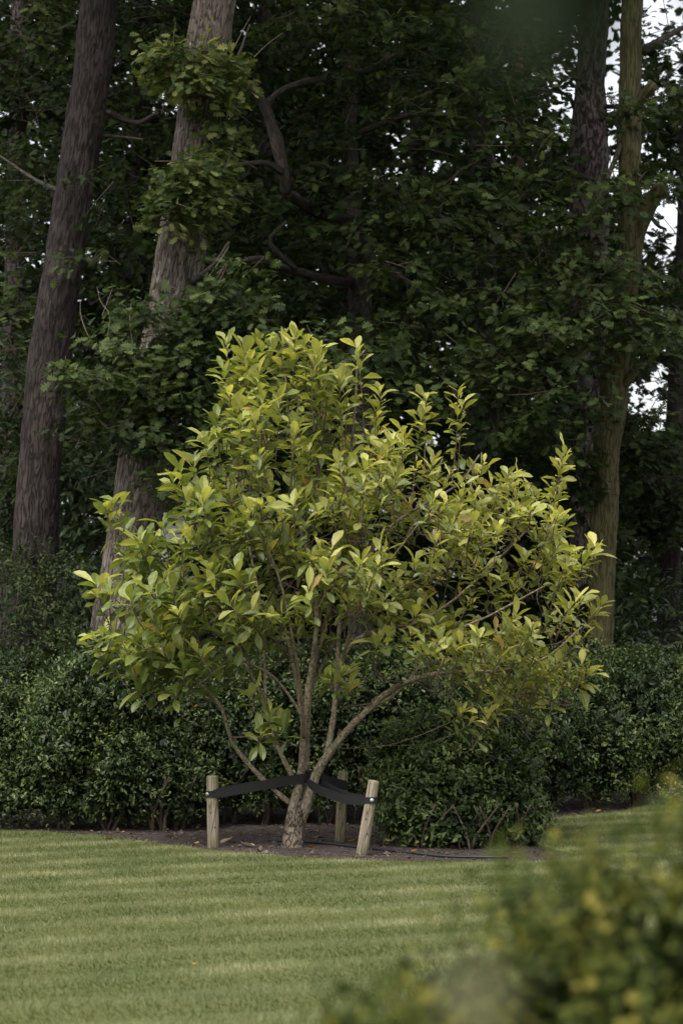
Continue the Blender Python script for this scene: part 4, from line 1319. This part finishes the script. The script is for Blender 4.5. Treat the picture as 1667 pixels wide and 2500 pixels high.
mag = thing('magnolia_tree', 'multi-stemmed magnolia with yellow-green leaves held between three wooden stakes', 'tree', (*P(717, 2062, DM)[:2], 0))
mb = MB()
tube(mb, mp_([(716, 2078, 0, 31), (716, 2060, 0, 28), (717, 2035, 0, 25), (721, 2010, 0, 24), (726, 1986, 0, 22), (729, 1966, 0, 17), (731, 1950, 0, 8)]), .02, 28, .14, .008, 71)
mb.build('trunk', M_MAGBASE, mag)
STEMS = [
    [(713, 2010, 0, 17), (713, 1985, -.015, 16.5), (719, 1955, -.03, 16), (731, 1915, 0, 15), (737, 1870, 0, 13.5), (741, 1800, 0, 12), (745, 1750, 0, 11), (752, 1680, .05, 10.5), (765, 1600, .1, 9), (772, 1500, .15, 8), (758, 1380, .2, 7), (725, 1250, .2, 6), (712, 1100, .15, 5), (700, 950, .1, 4), (690, 860, .1, 3)],
    [(735, 2020, .03, 17), (741, 1960, .07, 14), (748, 1900, .1, 12), (750, 1800, .14, 11), (755, 1700, .18, 10), (764, 1640, .2, 9), (800, 1500, .3, 8), (828, 1350, .35, 7), (846, 1200, .3, 5), (866, 1000, .3, 4), (872, 880, .25, 3)],
    [(733, 2012, 0, 18), (743, 1980, -.03, 18), (759, 1930, -.06, 17), (776, 1882, -.06, 16), (800, 1845, -.08, 14), (850, 1780, -.1, 12.5), (890, 1740, -.15, 11.5), (940, 1695, -.2, 10.5), (1000, 1662, -.25, 9.5), (1080, 1642, -.3, 8), (1160, 1640, -.3, 6), (1250, 1635, -.3, 5), (1340, 1600, -.25, 4), (1420, 1530, -.2, 3)],
    [(796, 1852, -.06, 11), (806, 1800, 0, 10.5), (814, 1750, .05, 10), (820, 1690, .1, 9), (832, 1620, .15, 8), (870, 1562, .2, 7), (940, 1532, .25, 7), (1010, 1522, .3, 6), (1100, 1470, .3, 5), (1200, 1380, .3, 4), (1290, 1290, .3, 3)],
    [(824, 1660, .12, 8), (828, 1530, .25, 8), (850, 1430, .2, 7), (905, 1345, .1, 6.5), (960, 1280, .1, 5.5), (1040, 1228, .1, 4.5), (1120, 1180, .1, 3.5), (1170, 1110, .1, 3)],
    [(712, 1964, .0, 9.5), (690, 1946, .0, 9.5), (663, 1922, .0, 9), (625, 1885, .0, 8.5), (576, 1826, -.04, 8), (560, 1790, -.08, 7.5), (537, 1722, -.13, 6.5), (500, 1680, -.2, 6), (440, 1640, -.25, 5), (370, 1595, -.3, 4), (290, 1560, -.3, 3)],
    [(722, 1915, .03, 9), (708, 1885, .04, 9), (690, 1848, .05, 8.5), (672, 1808, .08, 8), (650, 1745, .1, 7.5), (640, 1702, .12, 7), (600, 1620, .15, 6), (560, 1540, .15, 5), (480, 1450, .1, 4.5), (400, 1360, .1, 4), (340, 1300, .1, 3), (295, 1250, .1, 2.5)],
    [(649, 1742, .1, 6), (646, 1640, .2, 5.5), (640, 1500, .25, 5), (612, 1350, .3, 4), (590, 1200, .3, 3.5), (565, 1050, .25, 3), (572, 920, .2, 2.5)],
    [(748, 1850, .14, 9), (730, 1700, .4, 8), (700, 1550, .6, 6), (660, 1400, .7, 5), (640, 1200, .6, 4), (640, 1000, .5, 3)],
    [(742, 1800, -.02, 7), (735, 1690, -.3, 6), (715, 1560, -.55, 5), (690, 1440, -.7, 4), (660, 1350, -.75, 3)],
    [(822, 1690, .1, 6), (850, 1560, -.2, 6), (900, 1450, -.5, 5), (960, 1360, -.6, 4), (1020, 1280, -.6, 3)],
    [(745, 1760, 0, 6), (700, 1690, .02, 5), (650, 1640, .05, 4.5), (560, 1600, 0, 4), (470, 1560, -.1, 3)],
    [(752, 1700, .15, 7), (820, 1560, .5, 6), (920, 1420, .7, 5), (1010, 1280, .7, 4), (1080, 1120, .6, 3)],
    [(900, 1735, -.15, 6), (980, 1680, -.1, 5), (1080, 1560, .0, 5), (1200, 1500, .0, 4), (1330, 1430, .0, 3)],
]
nodes = []
for k, st in enumerate(STEMS):
    mb = MB()
    s = tube(mb, mp_(st, .68), .03, 14, .12, .003 if k < 3 else 0, 200 + k)
    mb.build('limb', M_MAGBARK, mag)
    nodes.append(s[len(s) // 3:])
nodes = np.vstack(nodes)

CROWN = np.array([(300, 1600), (235, 1560), (255, 1520), (330, 1480), (350, 1380), (330, 1300), (430, 1250), (410, 1160), (500, 1190), (500, 1060), (525, 930), (590, 850), (765, 845), (785, 960), (880, 1000), (930, 1080), (1010, 1115), (1110, 1120),
                  (1230, 1160), (1310, 1200), (1370, 1280), (1390, 1380), (1400, 1470), (1465, 1500), (1440, 1610), (1380, 1680), (1280, 1690), (1180, 1640), (1060, 1590), (1000, 1500), (900, 1490), (820, 1510), (700, 1490), (560, 1520), (530, 1630), (430, 1630)], float)
tips = []
rs = np.random.default_rng(99)
cent = []
tries = 0
while len(cent) < 146 and tries < 20000:      # tiers of shoots with dark gaps between them
    tries += 1
    x, y = rs.uniform(200, 1480), rs.uniform(820, 1720)
    if not in_poly(np.array([x]), np.array([y]), CROWN)[0] or (y < 1090 and rs.random() < .5):
        continue
    e = ((x - 840) / 640) ** 2 + ((y - 1330) / 520) ** 2
    dep = 1.15 * math.sqrt(max(.06, 1 - e))
    u = rs.uniform(-1, 1)
    u = np.sign(u) * abs(u) ** .6
    q = np.array([x / 337., y / 337. * .82, u * dep])
    if all(np.linalg.norm(q - c[1]) > .205 + .08 * np.clip((1150 - y) / 200, 0, 1) for c in cent):
        cent.append(((x, y, u * dep), q))
for (x, y, z), _ in cent:
    for k in range(int(rs.integers(2, 5))):
        h = np.clip((1170 - y) / 200, 0, 1)
        tips.append((x + rs.normal(0, 42 - 16 * h), max(832, y + rs.normal(8, 17 + 38 * h)), z + rs.normal(0, .09), rs.uniform(.14, .36) + .30 * h))
SPIRES = [(280, 1228, -.1, .5), (262, 1240, -.1, .35), (235, 1425, -.2, .3), (250, 1440, -.15, .25), (440, 1150, -.2, .45), (420, 1170, -.1, .4), (872, 850, .1, .8), (850, 905, .1, .6), (826, 920, 0, .6), (930, 955, .1, .6), (922, 1000, .05, .5),
          (1038, 965, .1, .6), (1030, 1010, .1, .5), (1118, 950, .1, .7), (1130, 985, .1, .6), (1380, 1100, .1, .85), (1372, 1130, .1, .6), (1470, 1475, .0, .4), (1450, 1500, .0, .3), (638, 828, .1, .8), (665, 850, .2, .7), (690, 828, .1, .8), (745, 832, .1, .7), (715, 850, 0, .6),
          (605, 885, .1, .6), (545, 905, .05, .5), (595, 845, .1, .6), (720, 825, .0, .7), (770, 870, .1, .6), (1255, 1165, -.1, .4), (1310, 1205, -.1, .35), (1290, 1640, -.35, .25), (1240, 1660, -.35, .25), (1390, 1640, -.3, .25), (1420, 1560, -.3, .3), (1150, 1640, -.4, .25), (1200, 1600, -.5, .3), (578, 940, .1, .6), (560, 960, .0, .5), (520, 1060, .1, .5), (760, 900, .1, .7), (800, 960, .1, .7), (640, 1790, -.45, .14), (690, 1768, -.4, .14), (660, 1740, -.4, .15), (615, 1690, -.3, .15), (835, 1640, -.5, .15), (800, 1660, -.5, .15), (850, 1680, -.45, .14), (1190, 1745, -.4, .2),
          (1150, 1760, -.4, .15), (1220, 1720, -.4, .2), (1130, 1735, -.4, .14), (945, 1555, -.5, .15), (925, 1570, -.5, .14), (1345, 1705, -.2, .2), (1330, 1640, -.3, .2), (225, 1550, -.3, .3), (250, 1560, -.3, .3), (300, 1570, -.35, .3), (340, 1590, -.35, .3), (400, 1600, -.35, .3), (450, 1590, -.35, .3), (500, 1620, -.3, .25), (330, 1660, -.3, .2), (420, 1690, -.3, .2),
          (1240, 1160, .1, .5), (985, 1090, .0, .5), (1180, 1130, .1, .5), (1385, 1400, 0, .3), (1400, 1380, 0, .3), (1360, 1300, .1, .3), (1390, 1340, .1, .3)]
LM = Leaves()
twigs = MB()
GREEN = ((0.040, 0.068, 0.018), (0.100, 0.145, 0.036), (0.295, 0.330, 0.085))
YEL = ((0.085, 0.105, 0.030), (0.205, 0.222, 0.062), (0.470, 0.450, 0.150))


def shoot(x, y, dy, ln, nodes):
    tip = P(x, y, DM + dy)
    low = nodes[nodes[:, 2] < tip[2] - ln * .35]
    if len(low) == 0:
        low = nodes
    dv = low[:, :3] - (tip - UP * ln * .8)
    k = np.argmin(np.sum(dv * dv, 1) + .15 * np.abs(dv[:, 2]))
    b = low[k]
    base = b[:3]
    out = tip - np.array([-.2, DM, 1.6])
    lean = norm(out * np.array([.28, .28, .05]) + rs.normal(0, .12, 3)) * (.12 + .55 * np.clip((y - 1000) / 500, 0, 1)) * rs.uniform(.5, 1.4)
    start = tip - norm(UP * .95 + lean) * ln
    mid = base * .45 + start * .55 + rs.normal(0, .05, 3) - UP * .04
    r0 = min(b[3] * .6, .009)
    pts_ = [[*base, r0], [*mid, r0 * .75], [*start, .0048], [*(start * .5 + tip * .5 + rs.normal(0, .012, 3)), .0038], [*tip, .0022]]
    s = tube(twigs, pts_, .05, 6, cap=False)
    # leaves: spiral along the upper part, a rosette at the tip
    fx = np.clip((x - 450) / 700, 0, 1)
    hgt = np.clip((1650 - y) / 800, 0, 1)
    front = np.clip(-dy, -1, 1)
    top = np.array([spline(pts_[2:], .01)[:, :3]])[0]
    arc = len(top)
    n = int(ln / .034) + int(rs.integers(7, 11))
    phi = rs.random() * 6.28
    Lsize = (.147 - .034 * fx) * rs.uniform(.85, 1.12)
    yel = .22 + .55 * fx + .25 * hgt + rs.normal(0, .12)
    P_, D_, N_, S_, W_, T_ = [], [], [], [], [], []
    for i in range(n):
        f = (i / (n - 1)) ** .62
        pos = top[min(arc - 1, int(f * (arc - 1)))]
        phi += 2.4
        ax = norm(top[min(arc - 1, int(f * (arc - 1)) + 1)] - top[max(0, int(f * (arc - 1)) - 3)] + 1e-5 * UP)
        side = norm(np.cross(ax, np.array([math.cos(phi), math.sin(phi), .1])))
        el = math.radians(rs.normal(8 + 46 * f ** 2.2, 17))
        d = side * math.cos(el) + (ax * .6 + UP * .4) * math.sin(el)
        if f < .45 and rs.random() < .35:
            d = d - UP * .45
        nn = UP * .9 - side * .35 * math.sin(el) * 2 + ax * .4 + rs.normal(0, .34, 3)
        sz = Lsize * (.78 + .32 * f) * rs.choice([.55, .8, 1.0, 1.0, 1.1]) * rs.uniform(.85, 1.15)
        v = np.clip(.02 + .72 * f + rs.normal(0, .15), 0, 1)
        g_, y_ = GREEN, YEL
        a = np.array(g_[0]) + (np.array(y_[0]) - g_[0]) * np.clip(yel, 0, 1)
        m_ = np.array(g_[1]) + (np.array(y_[1]) - g_[1]) * np.clip(yel, 0, 1)
        h_ = np.array(g_[2]) + (np.array(y_[2]) - g_[2]) * np.clip(yel, 0, 1)
        t = a + (m_ - a) * v * 2 if v < .5 else m_ + (h_ - m_) * (v * 2 - 1)
        if rs.random() < .008 + .014 * fx:
            t = np.array((.34, .25, .09)) * rs.uniform(.7, 1.1)
        P_.append(pos + side * .004); D_.append(d); N_.append(nn); S_.append(sz); W_.append(rs.uniform(.78, 1.05)); T_.append(t)
    LM.add(np.array(P_), np.array(D_), np.array(N_), np.array(S_), np.array(W_), np.array(T_))
    return s


order = sorted(tips + SPIRES, key=lambda t: np.linalg.norm(P(t[0], t[1], DM + t[2]) - P(740, 1800, DM)))
pool = nodes
for t in order:
    s = shoot(*t, pool)
    k = s[len(s) // 4: len(s) * 2 // 3: 3].copy()
    pool = np.vstack([pool, k])
twigs.build('twigs', M_TWIG, mag, 'stuff')
foliage(T_MAG, LM.done(), M_MAGLEAF, mag, 'foliage', 300, .6, 1.0)

# ------------------------------------------------------------------ stakes, straps, bolts
def stake(label, top, bot, hw, depth, mat, seed):
    a, b = P(*top, depth), P(*bot, depth)
    r = hw / ppm(depth)
    d = norm(a - b)
    root = thing('tree_stake', label, 'stake', (*b[:2], 0), 'wooden stakes round the magnolia')
    mb = MB()
    lo = b - d * .12
    tube(mb, [[*lo, r * 1.02], [*b, r * 1.0], [*((a + b) / 2), r], [*(a - d * .012), r * .985], [*(a - d * .004), r * .95], [*a, r * .88]], .012, 28, .03, 0, seed)
    mb.build('post', mat, root)
    mk = MB()
    ring = []
    for k in range(3):                      # growth rings and nail holes: small dark knots on the front
        f = [.25, .5, .7][k]
        c = a + (b - a) * f + np.array([r * [.2, -.3, .35][k], -r * .93, 0])
        tube(mk, [[*(c + np.array([0, .004, 0])), .006], [*(c - np.array([0, .004, 0])), .005]], .004, 8)
        mk.build('knot', M_NAIL, root)
        mk = MB()
    return root, a, b, r


S1 = stake('upright pale wooden stake left of the trunk, strap bolted near its top', (519, 1894), (521, 2072), 14.2, 17.5, M_STAKE, 1)
S2 = stake('tilted weathered wooden stake in front, right of the trunk', (913, 1906), (882, 2090), 14.0, 16.95, M_STAKE, 2)
S3 = stake('greenish wooden stake standing behind the trunk in shade', (838, 1884), (829, 2062), 12.6, 17.95, M_STAKEGREEN, 3)


def belt(label, c1, r1, c2, r2, half, sag, bolt, bolt_dir, twist=1.0):
    """Strap of webbing looped round a stake (c1) and a stem (c2), closed, with thickness."""
    c1, c2 = np.asarray(c1, float), np.asarray(c2, float)
    root = thing('tree_strap', label, 'strap', (*c1[:2], 0), 'black straps between stakes and trunk')
    r1, r2 = r1 + .003, r2 + .003
    v = c2[:2] - c1[:2]
    dist = np.linalg.norm(v)
    th = math.atan2(v[1], v[0])
    off = math.acos(max(-1, min(1, (r1 - r2) / dist)))
    P2 = []
    for a in np.linspace(th + off, th + 2 * math.pi - off, 20):          # round the stake
        P2.append((*(c1[:2] + r1 * np.array([math.cos(a), math.sin(a)])), c1[2], 0.0))
    e1, e2 = np.array(P2[-1][:2]), c2[:2] + r2 * np.array([math.cos(th - off), math.sin(th - off)])
    for f in np.linspace(0, 1, 22)[1:-1]:
        P2.append((*(e1 + (e2 - e1) * f), c1[2] + (c2[2] - c1[2]) * f - sag * 4 * f * (1 - f), f))
    for a in np.linspace(th - off, th + off, 14):                          # round the stem
        P2.append((*(c2[:2] + r2 * np.array([math.cos(a), math.sin(a)])), c2[2], 1.0))
    e1, e2 = np.array(P2[-1][:2]), np.array(P2[0][:2])
    for f in np.linspace(0, 1, 22)[1:-1]:
        P2.append((*(e1 + (e2 - e1) * f), c2[2] + (c1[2] - c2[2]) * f - sag * 4.6 * f * (1 - f) + .003 * math.sin(f * math.pi), 1 - f))
    A = np.array(P2)
    n = len(A)
    nx = norm(np.roll(A[:, :3], -1, 0) - np.roll(A[:, :3], 1, 0))
    outn = norm(np.stack([nx[:, 1], -nx[:, 0], np.zeros(n)], 1))
    wv = norm(np.cross(outn, nx))
    wv *= np.sign(wv[:, 2:3])
    hw = half * (.70 + .30 * np.clip(A[:, 3] * 14, 0, 1))[:, None]
    th_ = .0045
    rings = [A[:, :3] + wv * hw + outn * th_, A[:, :3] - wv * hw + outn * th_, A[:, :3] - wv * hw, A[:, :3] + wv * hw]
    V = np.stack(rings, 1).reshape(-1, 3)
    i = np.arange(n)
    i2 = (i + 1) % n
    F = np.vstack([np.stack([i * 4 + k, i * 4 + (k + 1) % 4, i2 * 4 + (k + 1) % 4, i2 * 4 + k], 1) for k in range(4)])
    link('band', mesh_tris('band', V, F), M_STRAP, root)
    if bolt:
        bd = np.array(bolt_dir, float)
        bd /= np.linalg.norm(bd)
        c = np.array([*(c1[:2] + bd[:2] * (r1 + .004)), c1[2]])
        d3 = np.array([bd[0], bd[1], 0.0])
        mb = MB()
        tube(mb, [[*c, .0145], [*(c + d3 * .003), .0145], [*(c + d3 * .0045), .012]], .0015, 20)
        wsh = mb.build('washer', M_STEEL, root)
        mb = MB()
        tube(mb, [[*(c + d3 * .004), .0062], [*(c + d3 * .011), .0062], [*(c + d3 * .0125), .005]], .002, 6)
        mb.build('bolt', M_STEEL, wsh)
    return root


def on_stake(S, py, depth):
    a, b = S[1], S[2]
    z = P(833, py, depth)[2]
    f = (z - b[2]) / (a[2] - b[2])
    return b + (a - b) * f


sA, sB, sC = on_stake(S1, 1938, 17.5), on_stake(S2, 1953, 16.95), on_stake(S3, 1918, 17.95)
tA, tB, tC = P(734, 1900, 17.5), P(768, 1912, 17.45), P(750, 1892, 17.6)
belt('black strap from the upright left stake to the magnolia trunk', sA, S1[3], tA, .036, .034, .0, True, (-.75, -.66))
belt('black strap sagging from the magnolia trunk to the tilted stake', sB, S2[3], tB, .045, .031, .035, True, (.15, -1))
belt('short black strap from the trunk back to the greenish stake', sC, S3[3], tC, .034, .036, .008, False, (1, 0))

# ------------------------------------------------------------------ hose, nest box, fallen leaves
def on_soil(px, py):
    p = on_ground(px, py)
    z = float(soil_height(np.array([p[0]]), np.array([p[1]]))[0])
    return [p[0], p[1], z]


mb = MB()
tube(mb, [[*(np.array(on_soil(x, y)) + np.array([0, 0, .012])), .010] for x, y in [(655, 2058), (700, 2064), (780, 2067), (860, 2073), (960, 2082), (1080, 2089), (1160, 2092), (1238, 2093)]], .04, 10, .05, 0, 4)
o = mb.build('irrigation_hose', M_HOSE)
tag(o, 'thin black irrigation hose lying on the soil past the stakes', 'hose')

bx = thing('nest_box', 'pale grey weathered board box fixed on the leaning oak behind the magnolia', 'box', (*P(424, 1290, 20.62)[:2], 0))


def slab(name, c, sx, sy, sz, mat, parent, rot):
    bm_ = bmesh.new()
    bmesh.ops.create_cube(bm_, size=1)
    for v in bm_.verts:
        v.co = Vector((v.co.x * sx, v.co.y * sy, v.co.z * sz))
    bmesh.ops.bevel(bm_, geom=bm_.edges[:], offset=.003, segments=1, affect='EDGES')
    bm_.transform(Matrix.Translation(Vector([float(q) for q in c])) @ rot)
    me_ = bpy.data.meshes.new(name)
    bm_.to_mesh(me_)
    bm_.free()
    return link(name, me_, mat, parent)


rot = Matrix.Rotation(math.radians(7), 4, 'Y') @ Matrix.Rotation(math.radians(12), 4, 'Z')
c0 = P(424, 1292, 20.62)
fbd = slab('front_board', c0, .19, .018, .235, M_BOX, bx, rot)
slab('body', c0 + np.array([.01, .075, 0]), .17, .125, .22, M_BOX, bx, rot)
slab('roof', c0 + np.array([.02, .065, .125]), .21, .17, .016, M_BOX, bx, rot)
for dx, dz in ((-.075, .085), (.07, .085), (-.075, -.09), (.07, -.09)):
    q = rot @ Vector((dx, -.011, dz))
    slab('nail', c0 + np.array(q), .008, .004, .008, M_NAIL, fbd, rot)
q = rot @ Vector((.0, -.0105, .045))
mb = MB()
c1_ = c0 + np.array(q)
tube(mb, [[*(c1_ + np.array([0, .003, 0])), .016], [*(c1_ - np.array([0, .002, 0])), .016]], .002, 16)
mb.build('entrance_hole', M_NAIL, fbd)

dead = {}
V, F, U = T_MAG


def dead_leaf(px, py, size, tint, label, curl, lawn=False):
    p = on_soil(px, py)
    if lawn:
        p[2] = LZ + .022
    key = (tint, curl)
    if key not in dead:
        V2 = V.copy()
        V2[:, 2] += curl * (V2[:, 0] ** 2 * 5 + (V2[:, 1] - .5) ** 2 * 1.2)
        dead[key] = mesh_tris('fallen_leaf', V2 - np.array([0, .5, 0]), F, U, np.broadcast_to(tint, (len(V), 3)))
        dead[key].materials.append(M_DEADLEAF)
    o = bpy.data.objects.new('fallen_leaf', dead[key])
    C.objects.link(o)
    o.location = (p[0], p[1], p[2] + .018)
    o.rotation_euler = (random.uniform(-.3, .5), random.uniform(-.3, .3), random.uniform(0, 6.28))
    o.scale = (size * 1.3, size, size)
    tag(o, label, 'leaf', 'fallen leaves on the ground')


PALE, OCH, BRN = (.30, .23, .15), (.30, .17, .04), (.16, .085, .035)
dead_leaf(604, 2074, .13, PALE, 'pale curled leaf lying on soil in front of the trunk', .5)
dead_leaf(553, 2059, .12, PALE, 'pale dry leaf on soil just right of the upright stake', .3)
dead_leaf(762, 2077, .09, BRN, 'brown leaf on soil below the hose', .4)
dead_leaf(480, 2065, .08, OCH, 'ochre leaf on soil just left of the upright stake', .4)
dead_leaf(272, 2068, .10, BRN, 'small brown leaf on the mown grass left of the upright stake', .3, True)
dead_leaf(1423, 2068, .11, OCH, 'ochre leaf on the grass behind the bed tip', .4, True)
dead_leaf(476, 2382, .05, OCH, 'tiny orange leaf out on the open lawn', .3, True)
for x, y, c, lab in ((300, 2032, OCH, 'small ochre leaf on soil under the middle of the left hedge'), (420, 2046, BRN, 'small brown leaf on soil between left hedge and upright stake'), (120, 2026, PALE, 'small pale leaf on soil near the far end of the left hedge'),
                     (860, 2062, OCH, 'small ochre leaf on soil between greenish and tilted stakes'), (945, 2068, OCH, 'small ochre leaf on soil just right of the tilted stake'), (1010, 2085, BRN, 'small brown leaf on soil beneath the rounded shrub'),
                     (1400, 1990, PALE, 'small pale leaf at the foot of the right hedge, nearest the shrub'), (1460, 1982, OCH, 'small ochre leaf midway along the foot of the right hedge'), (1545, 1966, BRN, 'small brown leaf by the cream-edged shrub under the right hedge')):
    dead_leaf(x, y, random.uniform(.06, .10), c, lab, random.choice([.3, .5]))

n = 1500
y = RNG.uniform(16.0, 22.5, n)
x = RNG.uniform(-1, 1, n) * (0.15 * y + .1)
k = ~in_poly(x, y, poly)
x, y = x[k], y[k]
n = len(x)
scatter('leaf_litter', T_SMALL, dict(p=np.stack([x, y, soil_height(x, y) + .012], 1), d=RNG.normal(0, 1, (n, 3)) * np.array([1, 1, .25]), n=UP + RNG.normal(0, .5, (n, 3)), s=RNG.uniform(.02, .05, n), w=RNG.uniform(.8, 1.6, n),
        t=mixcol((.035, .026, .02), (.17, .12, .07), RNG.random(n) ** 2.2)), M_DEADLEAF)

# ------------------------------------------------------------------ foreground: blurred bush, overhanging twig, pale shoot
GOLD = ((0.018, 0.030, 0.006), (0.068, 0.086, 0.015), (0.195, 0.170, 0.032))
fb = thing('bush', 'big blurred bush with golden leaf tips filling the near corner', 'bush', (.7, 3.4, 0))
L = Leaves()
bush(L, [((.57, 3.35, .68), (.42, .5, .64)), ((.31, 3.3, .60), (.225, .4, .61)), ((.14, 3.1, .59), (.15, .3, .55)), ((.03, 2.95, .56), (.12, .25, .50)), ((.45, 2.9, .51), (.35, .35, .53)), ((.9, 3.9, .53), (.6, .5, .62)), ((.25, 2.75, .47), (.2, .25, .48))],
     5200, (.014, .024), GOLD, zmin=.45, shoot=.07, nlf=10, mottle=12, fill=1200, stray=.25, lumpy=.2, skin=.07)
foliage(T_BOX, L.done(), M_BOXLEAF, fb, 'foliage', 300)
stems_for(fb, [(.6, 3.3), (.9, 3.5), (.35, 3.2)], .6, .3, .012, seed=9)

ob = thing('overhanging_twig', 'very blurred dark leafy twig hanging into the top of the view', 'twig', (.3, .75, 0))
mb = MB()
tube(mb, [[.30, .75, 1.79, .004], [.2, .68, 1.72, .003], [.125, .62, 1.690, .002], [.03, .59, 1.672, .0012]], .02, 8)
mb.build('stem', M_TWIG, ob)
L = Leaves()
for k in range(30):
    f = k / 29
    b = np.array([.125 - .085 * f, .62 - .03 * f, 1.688 - .014 * f])
    d = np.array([RNG.uniform(-.6, .5), RNG.uniform(-.4, .4), RNG.uniform(-.8, .1)])
    L.add(b[None], d[None], (np.array([0, -.2, 1]) + RNG.normal(0, .35, 3))[None], np.array([RNG.uniform(.026, .038)]), np.array([1.3]), np.array([[.012, .022, .008]]))
leaf_parts(T_LAUREL, L.done(), M_OAKLEAF, ob, variants=4)

ps = thing('pale_shoot', 'very blurred pale grey shoot tip in front of the near bush', 'plant', (.10, .7, 0))
mb = MB()
tube(mb, [[.10, .7, -.05, .003], [.09, .7, .7, .0025], [.0385, .68, 1.39, .001]], .05, 6)
mb.build('stem', M_DRYTWIG, ps)
L = Leaves()
for k in range(7):
    a = k * 2.4
    L.add(np.array([[.0375, .68, 1.385 + .0025 * k]]), np.array([[math.cos(a) * .6, math.sin(a) * .6, .5]]), UP[None] + RNG.normal(0, .3, (1, 3)), np.array([.014]), np.array([1.3]), np.array([[.22, .21, .165]]))
leaf_parts(T_BOX, L.done(), M_BOXLEAF, ps, variants=2)
